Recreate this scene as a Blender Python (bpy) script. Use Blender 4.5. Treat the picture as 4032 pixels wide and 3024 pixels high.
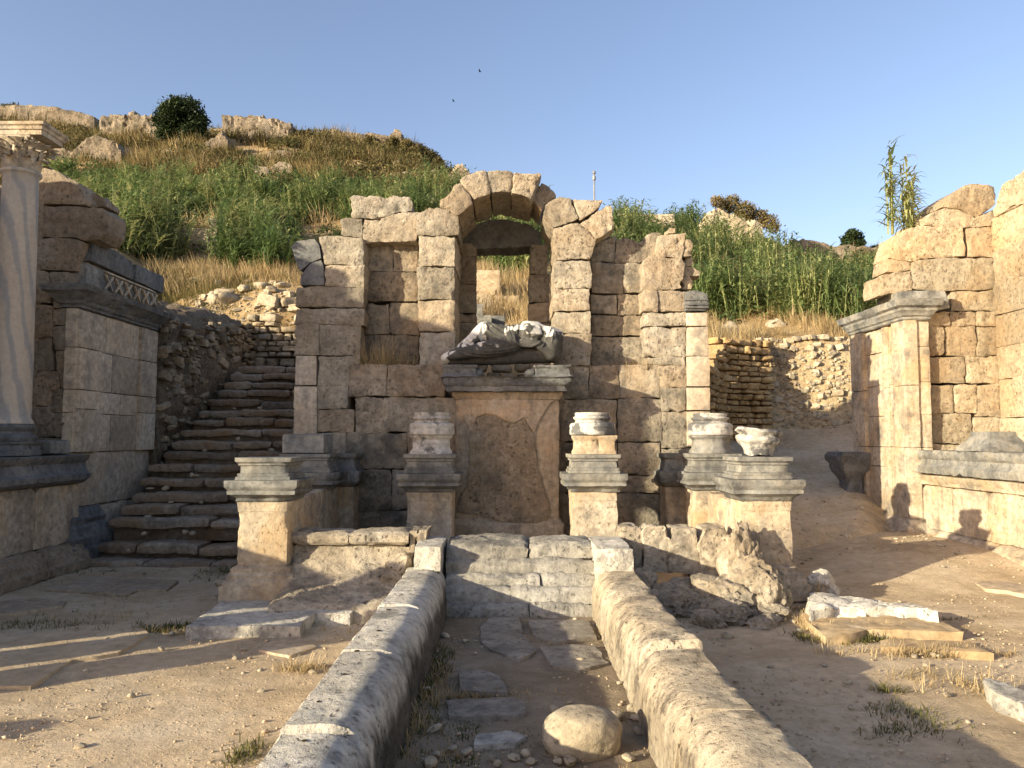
import bpy, bmesh, math, random
import numpy as np
from mathutils import Vector, Matrix, noise, Quaternion
from mathutils.bvhtree import BVHTree

for o in list(bpy.data.objects):
    bpy.data.objects.remove(o)
SC = bpy.context.scene
COL = SC.collection
R = random.Random(7)

# ------------------------------------------------------------------ camera
EYE = 1.65
PITCH = math.radians(3.89)
FS = 3099.0                       # focal length in pixels of the 4032 wide picture
cam_d = bpy.data.cameras.new("camera")
cam_d.sensor_width = 36.0
cam_d.lens = 36.0 * FS / 4032.0
cam_d.clip_start = 0.05
cam_d.clip_end = 2000.0
cam = bpy.data.objects.new("camera", cam_d)
COL.objects.link(cam)
cam.location = (0, 0, EYE)
cam.rotation_euler = (math.radians(90) + PITCH, 0, 0)
SC.camera = cam

# ------------------------------------------------------------------ light
SUN_EL = math.radians(14.0)
LX, LY = 0.83, 0.558              # the way the sunlight travels over the ground
sun_dir = Vector((LX * math.cos(SUN_EL), LY * math.cos(SUN_EL), -math.sin(SUN_EL)))
sun_d = bpy.data.lights.new("sun", 'SUN')
sun_d.energy = 5.0
sun_d.angle = math.radians(0.6)
sun_d.color = (1.0, 0.885, 0.65)
sun = bpy.data.objects.new("sun", sun_d)
COL.objects.link(sun)
sun.rotation_euler = sun_dir.to_track_quat('-Z', 'Y').to_euler()
sun.location = (-20, -14, 12)

world = bpy.data.worlds.new("World")
SC.world = world
world.use_nodes = True
wt = world.node_tree
wt.nodes.clear()
w_out = wt.nodes.new('ShaderNodeOutputWorld')
w_bg = wt.nodes.new('ShaderNodeBackground')
w_sky = wt.nodes.new('ShaderNodeTexSky')
w_sky.sky_type = 'NISHITA'
w_sky.sun_disc = False
w_sky.sun_elevation = SUN_EL
w_sky.sun_rotation = math.atan2(-LX, -LY)
w_sky.altitude = 50.0
w_sky.air_density = 1.0
w_sky.dust_density = 1.5
w_sky.ozone_density = 2.0
w_bg.inputs['Strength'].default_value = 0.13
w_mix = wt.nodes.new('ShaderNodeMix')          # the late-summer haze turns the blue towards lavender
w_mix.data_type = 'RGBA'
w_mix.blend_type = 'MULTIPLY'
w_mix.inputs[0].default_value = 1.0
w_mix.inputs[7].default_value = (1.19, 1.02, 1.02, 1)
wt.links.new(w_sky.outputs[0], w_mix.inputs[6])
wt.links.new(w_mix.outputs[2], w_bg.inputs[0])
wt.links.new(w_bg.outputs[0], w_out.inputs[0])

vs = SC.view_settings
vs.view_transform = 'Standard'
vs.look = 'None'
vs.gamma = 1.0
vs.exposure = 1.03
SC.cycles.max_bounces = 6
SC.cycles.diffuse_bounces = 4
# ------------------------------------------------------------------ helpers
# survey windows: origin and scale of the measured views, in picture pixels
VIEW = {'A': (0, 400, 1.6592), 'B': (0, 1300, 1.6592), 'C': (1100, 600, 1.6592), 'E': (1100, 1400, 1.6592),
        'F': (2200, 700, 2.074), 'G': (2200, 1400, 1.659), 'H': (3000, 600, 1.843), 'I': (3000, 1400, 1.659),
        'J': (0, 2100, 1.58), 'K': (1300, 2000, 1.58), 'L': (2600, 2100, 1.5447), 'M': (1600, 1200, 2.765),
        'N': (0, 350, 1.2289), 'D': (0, 0, 0.5486)}
_F = Vector((0, math.cos(PITCH), math.sin(PITCH)))
_U = Vector((0, -math.sin(PITCH), math.cos(PITCH)))
_O = Vector((0, 0, EYE))


def ray(v, x, y):
    ox, oy, s = VIEW[v]
    sx, sy = ox + x / s, oy + y / s
    return _F + Vector(((sx - 2016.0) / FS, 0, 0)) + _U * ((1512.0 - sy) / FS)


def atY(v, x, y, Y):
    d = ray(v, x, y)
    return _O + d * (Y / d.y)


def atX(v, x, y, X):
    d = ray(v, x, y)
    return _O + d * (X / d.x)


def atZ(v, x, y, Z):
    d = ray(v, x, y)
    return _O + d * ((Z - EYE) / d.z)


def proj(p):
    """world points (N,3) to D-view pixels"""
    q = np.asarray(p, float) - np.array([0, 0, EYE])
    c, s = math.cos(PITCH), math.sin(PITCH)
    f = q[:, 1] * c + q[:, 2] * s
    u = -q[:, 1] * s + q[:, 2] * c
    return (2016 + FS * q[:, 0] / f) * .5486, (1512 - FS * u / f) * .5486


def nz(co, sc, seed=0.0):
    return noise.noise(Vector((co[0] * sc + seed * 3.17, co[1] * sc - seed * 1.31, co[2] * sc + seed * 7.7)))


class MB:
    """collects vertices, faces and a tint per vertex; builds ONE mesh object"""
    def __init__(self):
        self.v, self.f, self.t, self.m = [], [], [], []

    def add(self, verts, faces, tint=1.0, mat=0):
        o = len(self.v)
        self.v.extend([tuple(p) for p in verts])
        self.f.extend([tuple(i + o for i in f) for f in faces])
        self.t.extend([tint] * len(verts) if not hasattr(tint, '__len__') else list(tint))
        self.m.extend([mat] * len(faces))

    def add_bm(self, bm, tint=1.0, mat=0):
        bm.verts.index_update()
        self.add([v.co[:] for v in bm.verts], [[v.index for v in f.verts] for f in bm.faces], tint, mat)
        bm.free()

    def put(self, tpl, M, tint=1.0, mat=0):
        vv = tpl[0] @ np.array(M.to_3x3()).T + np.array(M.translation)
        self.add(vv.tolist(), tpl[1], tint, mat)

    def build(self, name, mats, parent=None, angle=40, smooth=True, loc=None):
        me = bpy.data.meshes.new(name)
        base = Vector((0, 0, 0))
        if parent is not None:
            p = parent
            while p is not None:
                base += Vector(p.location)
                p = p.parent
        elif loc is not None:
            base = Vector(loc)
        else:
            a = np.array(self.v)
            base = Vector(((a[:, 0].min() + a[:, 0].max()) / 2, (a[:, 1].min() + a[:, 1].max()) / 2, a[:, 2].min()))
        b = base
        me.from_pydata([(x - b.x, y - b.y, z - b.z) for x, y, z in self.v], [], self.f)
        at = me.attributes.new('tint', 'FLOAT', 'POINT')
        at.data.foreach_set('value', np.array(self.t, dtype=np.float32))
        if not isinstance(mats, (list, tuple)):
            mats = [mats]
        for m in mats:
            me.materials.append(m)
        if len(mats) > 1:
            me.polygons.foreach_set('material_index', np.array(self.m, dtype=np.int32))
        me.validate()
        if smooth:
            me.polygons.foreach_set('use_smooth', [True] * len(me.polygons))
            me.set_sharp_from_angle(angle=math.radians(angle))
        me.update()
        o = bpy.data.objects.new(name, me)
        COL.objects.link(o)
        if parent is not None:
            o.parent = parent
        else:
            o.location = base
        return o


def np_obj(name, verts, faces, tint, mat, parent=None, smooth=False):
    """a big mesh out of numpy arrays; every face has the same number of corners"""
    me = bpy.data.meshes.new(name)
    verts = np.asarray(verts, dtype=np.float32)
    faces = np.asarray(faces, dtype=np.int32)
    base = np.array([(verts[:, 0].min() + verts[:, 0].max()) / 2, (verts[:, 1].min() + verts[:, 1].max()) / 2, verts[:, 2].min()], dtype=np.float32)
    if parent is not None:
        base = np.array(parent.location, dtype=np.float32)
        if parent.parent is not None:
            base = base + np.array(parent.parent.location, dtype=np.float32)
    me.vertices.add(len(verts))
    me.vertices.foreach_set('co', (verts - base).ravel())
    n, k = faces.shape
    me.loops.add(n * k)
    me.loops.foreach_set('vertex_index', faces.ravel())
    me.polygons.add(n)
    me.polygons.foreach_set('loop_start', np.arange(0, n * k, k, dtype=np.int32))
    at = me.attributes.new('tint', 'FLOAT', 'POINT')
    at.data.foreach_set('value', np.asarray(tint, dtype=np.float32))
    me.materials.append(mat)
    me.update(calc_edges=True)
    me.validate()
    if smooth:
        me.polygons.foreach_set('use_smooth', [True] * len(me.polygons))
    o = bpy.data.objects.new(name, me)
    COL.objects.link(o)
    if parent is not None:
        o.parent = parent
    else:
        o.location = base.tolist()
    return o


def tag(o, label, cat, group=None):
    o['label'] = label
    o['category'] = cat
    if group:
        o['group'] = group
    return o


def thing(name, label, cat, loc, group=None):
    o = bpy.data.objects.new(name, None)
    COL.objects.link(o)
    o.location = loc
    o.empty_display_size = .2
    return tag(o, label, cat, group)


def struct(o):
    o['kind'] = 'structure'
    return o


def stuff(o, label=None, cat=None):
    o['kind'] = 'stuff'
    if label:
        tag(o, label, cat)
    return o


# ---- stones
def displace(bm, amp, seed, fs=1.0):
    bm.normal_update()
    for v in bm.verts:
        c = v.co
        d = nz(c, 2.3 * fs, seed) * .9 + nz(c, 6.5 * fs, seed + 3) * .7 + nz(c, 16 * fs, seed + 9) * .55 + nz(c, 33 * fs, seed + 14) * .35
        p = nz(c, 9 * fs, seed + 21)
        if p > .3:
            d -= (p - .3) * 3.0
        v.co = c + v.normal * (d * amp)


def grid_cut(bm, cell):
    if isinstance(cell, (int, float)):
        cell = (cell, cell, cell)
    for ax in range(3):
        lo = min(v.co[ax] for v in bm.verts)
        hi = max(v.co[ax] for v in bm.verts)
        n = int((hi - lo) / cell[ax])
        no = Vector((ax == 0, ax == 1, ax == 2))
        for i in range(1, n + 1):
            co = Vector((0, 0, 0))
            co[ax] = lo + (hi - lo) * i / (n + 1)
            bmesh.ops.bisect_plane(bm, geom=bm.verts[:] + bm.edges[:] + bm.faces[:], dist=1e-5, plane_co=co, plane_no=no)


def rough_prism(mb, poly, thick, cell=(.055, .16, .055), amp=.018, seed=None, smooth=1, shrink=.002, tint=None, mat=0, axis='y'):
    """poly: world points of one face of the stone; thick: how far it goes back along the axis"""
    seed = R.random() * 50 if seed is None else seed
    c = sum((Vector(p) for p in poly), Vector()) / len(poly)
    pts = []
    for p in poly:
        d = c - Vector(p)
        l = d.length
        pts.append(Vector(p) + d * (shrink / max(l, .02)))
    ex = {'y': Vector((0, thick, 0)), 'x': Vector((thick, 0, 0)), 'z': Vector((0, 0, thick))}[axis]
    bm = bmesh.new()
    a = [bm.verts.new(p) for p in pts]
    b = [bm.verts.new(p + ex) for p in pts]
    bm.faces.new(a)
    bm.faces.new(list(reversed(b)))
    n = len(a)
    for i in range(n):
        j = (i + 1) % n
        bm.faces.new((a[j], a[i], b[i], b[j]))
    bmesh.ops.recalc_face_normals(bm, faces=bm.faces[:])
    bmesh.ops.triangulate(bm, faces=[f for f in bm.faces if len(f.verts) > 4])
    grid_cut(bm, cell)
    for _ in range(smooth):
        bmesh.ops.smooth_vert(bm, verts=bm.verts[:], factor=.27, use_axis_x=True, use_axis_y=True, use_axis_z=True)
    displace(bm, amp, seed)
    mb.add_bm(bm, R.uniform(.78, 1.16) if tint is None else tint, mat)


def rough_box(mb, lo, hi, cell=.06, amp=.015, tint=None, smooth=2, shrink=.006, mat=0, seed=None):
    x0, y0, z0 = lo
    x1, y1, z1 = hi
    rough_prism(mb, [(x0, y0, z0), (x1, y0, z0), (x1, y0, z1), (x0, y0, z1)], y1 - y0, cell, amp, seed, smooth, shrink, tint, mat)


def tpl_box(seed, n=4, amp=.09):
    bm = bmesh.new()
    bmesh.ops.create_cube(bm, size=1.0)
    bmesh.ops.subdivide_edges(bm, edges=bm.edges[:], cuts=n, use_grid_fill=True)
    for _ in range(2):
        bmesh.ops.smooth_vert(bm, verts=bm.verts[:], factor=.5, use_axis_x=True, use_axis_y=True, use_axis_z=True)
    bm.normal_update()
    for v in bm.verts:
        d = nz(v.co, 1.6, seed) * 1.2 + nz(v.co, 4.2, seed + 5) * .6
        v.co += v.normal * d * amp
    lo = [min(v.co[i] for v in bm.verts) for i in range(3)]
    hi = [max(v.co[i] for v in bm.verts) for i in range(3)]
    bm.verts.index_update()
    vv = np.array([[(v.co[i] - (lo[i] + hi[i]) / 2) / (hi[i] - lo[i]) for i in range(3)] for v in bm.verts])
    ff = [[v.index for v in f.verts] for f in bm.faces]
    bm.free()
    return vv, ff


def tpl_rock(seed, sub=3, amp=.25, cuts=7):
    bm = bmesh.new()
    bmesh.ops.create_icosphere(bm, subdivisions=sub, radius=.5)
    rr = random.Random(seed)
    for _ in range(cuts):
        n = Vector((rr.uniform(-1, 1), rr.uniform(-1, 1), rr.uniform(-1, 1))).normalized()
        h = rr.uniform(.26, .42)
        for v in bm.verts:
            d = v.co.dot(n)
            if d > h:
                v.co -= n * (d - h) * .92
    bm.normal_update()
    for v in bm.verts:
        v.co += v.normal * (nz(v.co, 3, seed) * .12 + nz(v.co, 8, seed + 2) * .06) * amp * 2
    bm.verts.index_update()
    vv = np.array([v.co[:] for v in bm.verts])
    ff = [[v.index for v in f.verts] for f in bm.faces]
    bm.free()
    return vv, ff


BOXES = [tpl_box(i * 3.7) for i in range(14)]
ROCKS = [tpl_rock(i + 11) for i in range(14)]
PEBBLES = [tpl_rock(i + 60, 1, .2, 4) for i in range(8)]


def eroded(mb, loc, size, rz=0.0, tint=1.0, sub=4, seed=None):
    """a pitted, water-worn lump of stone"""
    seed = R.random() * 90 if seed is None else seed
    bm = bmesh.new()
    bmesh.ops.create_icosphere(bm, subdivisions=sub, radius=.5)
    for v in bm.verts:
        c = v.co.copy()
        m = max(abs(c.x), abs(c.y), abs(c.z))
        v.co = c * (.72 + .28 * (.5 / m) * .8)
    for v in bm.verts:
        c = v.co.copy()
        v.co += c.normalized() * (nz(c, 2.2, seed) * .16 + nz(c, 5, seed + 2) * .09 + nz(c, 11, seed + 4) * .06 + nz(c, 23, seed + 5) * .035 - max(0, nz(c, 7, seed + 6) - .25) * .22)
    M = Matrix.Translation(loc) @ Matrix.Rotation(rz, 4, 'Z') @ Matrix.Diagonal((size[0], size[1], size[2], 1))
    bm.transform(M)
    mb.add_bm(bm, tint)


def xf(loc, size, rz=0.0, tilt=0.0, tax=(1, 0, 0)):
    return Matrix.Translation(loc) @ Matrix.Rotation(rz, 4, 'Z') @ Matrix.Rotation(tilt, 4, Vector(tax)) @ Matrix.Diagonal((size[0], size[1], size[2], 1))


# ---- moulded stonework: rings of a plan lofted through a profile of (outset, height)
def plan_rect(cx, cy, hx, hy, rot=0.0, step=.05):
    def ring(out):
        a, b = hx + out, hy + out
        nx = max(2, int(2 * hx / step))
        ny = max(2, int(2 * hy / step))
        pts, cw = [], []
        for s0, s1, n in (((-1, -1), (1, -1), nx), ((1, -1), (1, 1), ny), ((1, 1), (-1, 1), nx), ((-1, 1), (-1, -1), ny)):
            for i in range(n):
                k = i / n
                pts.append(((s0[0] + (s1[0] - s0[0]) * k) * a, (s0[1] + (s1[1] - s0[1]) * k) * b))
                cw.append(min(k, 1 - k) * (2 * (hx if n == nx else hy)))
        cr, sr = math.cos(rot), math.sin(rot)
        return [(cx + x * cr - y * sr, cy + x * sr + y * cr) for x, y in pts], cw
    return ring


def plan_ngon(cx, cy, r, n, rot=0.0, step=.05):
    k = max(1, int(2 * math.pi * r / n / step))

    def ring(out):
        pts, cw = [], []
        for i in range(n):
            a0, a1 = rot + 2 * math.pi * i / n, rot + 2 * math.pi * (i + 1) / n
            for j in range(k):
                t = j / k
                x = math.cos(a0) * (1 - t) + math.cos(a1) * t
                y = math.sin(a0) * (1 - t) + math.sin(a1) * t
                pts.append((cx + x * (r + out), cy + y * (r + out)))
                cw.append(1.0 if n > 12 else min(t, 1 - t) * 2 * math.pi * r / n)
        return pts, cw
    return ring


def loft(mb, ring, prof, tint=1.0, amp=.004, chip=.03, seed=None, mat=0, vstep=.06, cap=True, worn=.012):
    seed = R.random() * 40 if seed is None else seed
    rows = []
    for (o0, z0), (o1, z1) in zip(prof[:-1], prof[1:]):
        n = max(1, int(math.hypot(o1 - o0, z1 - z0) / vstep))
        for i in range(n):
            rows.append((o0 + (o1 - o0) * i / n, z0 + (z1 - z0) * i / n))
    rows.append(prof[-1])
    P0, _ = ring(0)
    cx = sum(p[0] for p in P0) / len(P0)
    cy = sum(p[1] for p in P0) / len(P0)
    verts, faces = [], []
    N = len(P0)
    for o, z in rows:
        pts, cw = ring(o)
        for (x, y), c in zip(pts, cw):
            co = (x, y, z)
            d = nz(co, 7, seed) * amp + nz(co, 22, seed + 4) * amp
            k = nz(co, 3.6, seed + 8)
            if k > .22:
                d -= (k - .22) * chip * (1.5 if c < .06 else 1.0)
            if c < .035:
                d -= worn * (1 + 1.6 * nz(co, 8, seed + 2))
            dx, dy = x - cx, y - cy
            l = math.hypot(dx, dy) or 1
            verts.append((x + dx / l * d, y + dy / l * d, z + nz(co, 9, seed + 12) * amp * .8))
    for r in range(len(rows) - 1):
        for i in range(N):
            j = (i + 1) % N
            faces.append((r * N + i, r * N + j, (r + 1) * N + j, (r + 1) * N + i))
    if cap:
        for r, flip in ((0, True), (len(rows) - 1, False)):
            base = len(verts)
            verts.append((cx, cy, rows[r][1]))
            for i in range(N):
                j = (i + 1) % N
                f = (r * N + i, r * N + j, base)
                faces.append(tuple(reversed(f)) if flip else f)
    mb.add(verts, faces, tint, mat)


def sweep(mb, prof, axis, a0, a1, step=.06, amp=.015, seed=None, tint=1.0, mat=0, fine=.07, path=None, jitter=None):
    """a closed profile of (across, height) run along 'x' or 'y' with rough faces and end caps"""
    seed = R.random() * 40 if seed is None else seed
    pr = []
    for (p, q) in zip(prof, prof[1:] + prof[:1]):
        n = max(1, int(math.hypot(q[0] - p[0], q[1] - p[1]) / fine))
        for i in range(n):
            pr.append((p[0] + (q[0] - p[0]) * i / n, p[1] + (q[1] - p[1]) * i / n))
    n = max(1, int(abs(a1 - a0) / step))
    bm = bmesh.new()
    rings = []
    for i in range(n + 1):
        a = a0 + (a1 - a0) * i / n
        dx, dz = path(a) if path else (0, 0)
        rings.append([bm.verts.new((a, u + dx, w + dz) if axis == 'x' else (u + dx, a, w + dz)) for u, w in pr])
    m = len(pr)
    for i in range(n):
        for j in range(m):
            k = (j + 1) % m
            bm.faces.new((rings[i][j], rings[i][k], rings[i + 1][k], rings[i + 1][j]))
    for rg in (rings[0], rings[-1]):
        f = bm.faces.new(rg)
        bmesh.ops.triangulate(bm, faces=[f])
    bmesh.ops.recalc_face_normals(bm, faces=bm.faces[:])
    bmesh.ops.smooth_vert(bm, verts=bm.verts[:], factor=.35, use_axis_x=True, use_axis_y=True, use_axis_z=True)
    displace(bm, amp, seed)
    mb.add_bm(bm, tint, mat)


def ashlar(mb, plane, u0, u1, zs, thick, wmin=.45, wmax=1.0, amp=.014, mat=0, zj=.0, cell=.07):
    """courses of squared blocks: plane=('y',Y) faces the camera, ('x',X) faces sideways"""
    for z0, z1 in zip(zs[:-1], zs[1:]):
        u = u0
        while u < u1 - .02:
            w = R.uniform(wmin, wmax)
            if u1 - u - w < wmin * .6:
                w = u1 - u
            a, b = u, min(u + w, u1)
            d = R.uniform(-.018, .018)
            zt = z1 + R.uniform(-zj, zj)
            if plane[0] == 'y':
                Y = plane[1] + d
                rough_prism(mb, [(a, Y, z0), (b, Y, z0), (b, Y, zt), (a, Y, zt)], thick, (cell, .2, cell), amp, mat=mat, shrink=-.004)
            else:
                X = plane[1] + d
                rough_prism(mb, [(X, a, z0), (X, b, z0), (X, b, zt), (X, a, zt)], thick, (.2, cell, cell), amp, mat=mat, axis='x', shrink=-.004)
            u = b


def rubble(mb, p0, p1, z0f, z1f, deep=.25, smin=.12, smax=.34, hmin=.08, hmax=.17, tint=(.7, 1.15), mat=0, face=0.0):
    """dry stone facing from p0 to p1 (xy); z0f/z1f give bottom and top at 0..1"""
    p0, p1 = Vector(p0), Vector(p1)
    L = (p1 - p0).length
    d = (p1 - p0) / L
    ang = math.atan2(d.y, d.x)
    zmax = max(z1f(i / 10) for i in range(11))
    z = min(z0f(i / 10) for i in range(11))
    while z < zmax:
        h = R.uniform(hmin, hmax)
        u = -R.uniform(0, smin)
        while u < L:
            w = R.uniform(smin, smax)
            t = min(max((u + w / 2) / L, 0), 1)
            if z0f(t) - h < z < z1f(t):
                hh = h * R.uniform(.8, 1.12)
                q = p0 + d * (u + w / 2)
                off = R.uniform(-.04, .05)
                nrm = Vector((-d.y, d.x))
                q = q + nrm * off
                mb.put(R.choice(BOXES), xf((q.x, q.y, z + h / 2), (w * R.uniform(.88, .99), deep * R.uniform(.8, 1.2), hh), ang + R.uniform(-.08, .08), R.uniform(-.07, .07), (0, 1, 0)), R.uniform(*tint), mat)
            u += w
        z += h


def inpoly(px, py, poly):
    px, py = np.asarray(px), np.asarray(py)
    r = np.zeros(px.shape, bool)
    n = len(poly)
    for i in range(n):
        x0, y0 = poly[i]
        x1, y1 = poly[(i + 1) % n]
        c = ((y0 > py) != (y1 > py)) & (px < (x1 - x0) * (py - y0) / ((y1 - y0) or 1e-9) + x0)
        r ^= c
    return r
# ------------------------------------------------------------------ materials
class NT:
    def __init__(self, name):
        self.m = bpy.data.materials.new(name)
        self.m.use_nodes = True
        self.t = self.m.node_tree
        self.b = self.t.nodes['Principled BSDF']
        self.geo = self.t.nodes.new('ShaderNodeNewGeometry')

    def n(self, k, **kw):
        x = self.t.nodes.new(k)
        for a, b in kw.items():
            setattr(x, a, b)
        return x

    def l(self, a, b):
        self.t.links.new(a, b)

    def noise(self, scale, detail=6, rough=.6, vec=None, stretch=None):
        x = self.n('ShaderNodeTexNoise')
        x.inputs['Scale'].default_value = scale
        x.inputs['Detail'].default_value = detail
        x.inputs['Roughness'].default_value = rough
        if stretch:
            mp = self.n('ShaderNodeMapping')
            mp.inputs['Scale'].default_value = stretch
            self.l(self.geo.outputs['Position'], mp.inputs[0])
            self.l(mp.outputs[0], x.inputs['Vector'])
        else:
            self.l(self.geo.outputs['Position'] if vec is None else vec, x.inputs['Vector'])
        return x.outputs['Fac']

    def ramp(self, fac, stops):
        x = self.n('ShaderNodeValToRGB')
        e = x.color_ramp.elements
        while len(e) < len(stops):
            e.new(.5)
        for s, (p, c) in zip(e, stops):
            s.position = p
            s.color = (c, c, c, 1) if isinstance(c, (int, float)) else (c[0], c[1], c[2], 1)
        self.l(fac, x.inputs[0])
        return x.outputs[0]

    def mix(self, fac, a, b, mode='MIX'):
        x = self.n('ShaderNodeMix', data_type='RGBA', blend_type=mode)
        for s, v in ((0, fac), (6, a), (7, b)):
            if hasattr(v, 'links'):
                self.l(v, x.inputs[s])
            else:
                x.inputs[s].default_value = v if isinstance(v, (int, float)) else (v[0], v[1], v[2], 1)
        return x.outputs[2]

    def math(self, op, a, b):
        x = self.n('ShaderNodeMath', operation=op)
        for s, v in ((0, a), (1, b)):
            if hasattr(v, 'links'):
                self.l(v, x.inputs[s])
            else:
                x.inputs[s].default_value = v
        return x.outputs[0]

    def tint(self, col):
        a = self.n('ShaderNodeAttribute', attribute_name='tint')
        return self.mix(1.0, col, a.outputs['Fac'], 'MULTIPLY')

    def bump(self, hs, strength=.6, dist=.02):
        """hs: list of (height, weight)"""
        tot = None
        for h, w in hs:
            k = self.math('MULTIPLY', h, w)
            tot = k if tot is None else self.math('ADD', tot, k)
        x = self.n('ShaderNodeBump')
        x.inputs['Strength'].default_value = strength
        x.inputs['Distance'].default_value = dist
        self.l(tot, x.inputs['Height'])
        self.l(x.outputs[0], self.b.inputs['Normal'])

    def done(self, col, rough=.9, spec=.25):
        self.l(col, self.b.inputs['Base Color'])
        self.b.inputs['Roughness'].default_value = rough
        self.b.inputs['Specular IOR Level'].default_value = spec
        return self.m


def stone(name, c1, c2, c3, stain=(.07, .068, .065), stain_amt=.6, stain_lo=.53, stain_hi=.66, pits=.8, scale=1.0, streak=0.0, bump=.7, dist=.02, patch=None, patch_amt=0.0, hue=False):
    t = NT(name)
    a = t.noise(1.1 * scale, 8, .62)
    base = t.ramp(a, [(.30, c1), (.5, c2), (.70, c3)])
    g = t.noise(13 * scale, 6, .7)
    base = t.mix(.62, base, t.ramp(g, [(.32, .42), (.68, 1.45)]), 'MULTIPLY')
    if patch is not None:
        pn = t.noise(2.1 * scale, 5, .6)
        base = t.mix(t.math('MULTIPLY', t.ramp(pn, [(.5, 0.0), (.62, 1.0)]), patch_amt), base, patch)
    s = t.noise(2.6 * scale, 9, .72)
    sm = t.ramp(s, [(stain_lo, 0.0), (stain_hi, 1.0)])
    base = t.mix(t.math('MULTIPLY', sm, stain_amt), base, stain)
    if streak:
        k = t.noise(1.0, 7, .65, stretch=(7 * scale, 7 * scale, .7 * scale))
        base = t.mix(t.math('MULTIPLY', t.ramp(k, [(.5, 0.0), (.72, 1.0)]), streak), base, stain)
    v = t.noise(26 * scale, 3, .55)
    pit = t.math('MULTIPLY', t.ramp(v, [(.30, 1.0), (.40, 0.0)]), t.ramp(t.noise(1.9 * scale, 4, .6), [(.40, .12), (.62, 1.0)]))
    if hue:                                    # every block was quarried from a slightly different bed
        at = t.n('ShaderNodeAttribute', attribute_name='tint')
        fr = t.math('FRACT', t.math('MULTIPLY', at.outputs['Fac'], 23.7), 0.0)
        base = t.mix(1.0, base, t.ramp(fr, [(.0, (1.05, .99, .92)), (.5, (1.0, 1.0, .98)), (1.0, (.93, .965, .98))]), 'MULTIPLY')
    base = t.mix(t.math('MULTIPLY', pit, pits * .75), base, (c1[0] * .3, c1[1] * .27, c1[2] * .24))
    f = t.noise(75 * scale, 5, .75)
    t.bump([(g, 1.0), (f, .35), (t.math('MULTIPLY', pit, -1.0), .5 * pits), (s, .5)], bump, dist)
    return t.done(t.tint(base), .92, .15)


def leafmat(name, c1, c2, c3, trans=.35, rough=.55):
    t = NT(name)
    a = t.n('ShaderNodeAttribute', attribute_name='tint')
    col = t.ramp(a.outputs['Fac'], [(.0, c1), (.5, c2), (1.0, c3)])
    nn = t.noise(1.5, 4, .6)
    col = t.mix(.5, col, t.ramp(nn, [(.35, .6), (.65, 1.3)]), 'MULTIPLY')
    t.l(col, t.b.inputs['Base Color'])
    t.b.inputs['Roughness'].default_value = rough
    t.b.inputs['Specular IOR Level'].default_value = .2
    tr = t.n('ShaderNodeBsdfTranslucent')
    t.l(col, tr.inputs[0])
    mx = t.n('ShaderNodeMixShader')
    mx.inputs[0].default_value = trans
    t.l(t.b.outputs[0], mx.inputs[1])
    t.l(tr.outputs[0], mx.inputs[2])
    out = t.t.nodes['Material Output']
    t.l(mx.outputs[0], out.inputs['Surface'])
    return t.m


M_TRAV = stone('travertine', (.31, .245, .17), (.41, .345, .26), (.46, .41, .335), stain=(.15, .135, .115), stain_amt=.6, stain_lo=.50, stain_hi=.66, hue=True, patch=(.39, .27, .165), patch_amt=.28, bump=1.0, dist=.04)
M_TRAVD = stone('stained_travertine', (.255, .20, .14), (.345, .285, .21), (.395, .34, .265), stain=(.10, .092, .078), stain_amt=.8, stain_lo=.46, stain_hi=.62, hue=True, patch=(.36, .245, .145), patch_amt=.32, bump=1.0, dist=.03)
M_PEEL = stone('peeling_limestone', (.28, .215, .145), (.36, .285, .20), (.42, .345, .26), stain=(.14, .12, .10), stain_amt=.7, pits=.5, bump=.6, dist=.015, streak=.4, patch=(.42, .27, .14), patch_amt=.4)
M_PIT = stone('pitted_cream_stone', (.30, .235, .16), (.43, .36, .265), (.52, .46, .37), stain=(.13, .115, .09), stain_amt=.7, stain_lo=.49, stain_hi=.62, pits=1.0, bump=1.0, dist=.03)
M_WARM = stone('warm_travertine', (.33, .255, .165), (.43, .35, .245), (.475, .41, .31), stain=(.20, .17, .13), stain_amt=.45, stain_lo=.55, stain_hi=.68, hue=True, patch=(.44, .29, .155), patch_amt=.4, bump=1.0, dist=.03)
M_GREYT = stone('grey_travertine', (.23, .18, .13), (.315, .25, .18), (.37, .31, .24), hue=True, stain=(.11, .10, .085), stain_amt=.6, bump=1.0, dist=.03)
M_DARK = stone('dark_weathered_stone', (.10, .10, .098), (.15, .15, .145), (.22, .215, .20), stain=(.05, .05, .05), stain_amt=.6, patch=(.33, .30, .25), patch_amt=.3)
M_GREY = stone('grey_marble', (.15, .15, .14), (.22, .215, .195), (.31, .295, .255), stain=(.075, .075, .073), stain_amt=.75, stain_lo=.48, stain_hi=.62, pits=.5, bump=.7, dist=.015, streak=.35, patch=(.40, .35, .265), patch_amt=.4)
M_CREAM = stone('cream_limestone', (.39, .295, .19), (.49, .40, .285), (.54, .47, .365), stain=(.15, .14, .12), stain_amt=.75, stain_lo=.50, stain_hi=.64, pits=.7, bump=.7, dist=.02, streak=.45, patch=(.45, .295, .145), patch_amt=.5)
M_SMOOTH = stone('pale_facing_stone', (.43, .345, .245), (.51, .42, .31), (.56, .485, .375), stain=(.18, .165, .145), stain_amt=.7, stain_lo=.50, stain_hi=.64, pits=.5, bump=.5, dist=.01, streak=.3, patch=(.42, .31, .20), patch_amt=.35)
M_WHITE = stone('white_marble', (.36, .335, .29), (.47, .445, .395), (.55, .53, .48), stain=(.085, .085, .086), stain_amt=.9, stain_lo=.50, stain_hi=.57, pits=.3, bump=.5, dist=.012, scale=.9)
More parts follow.
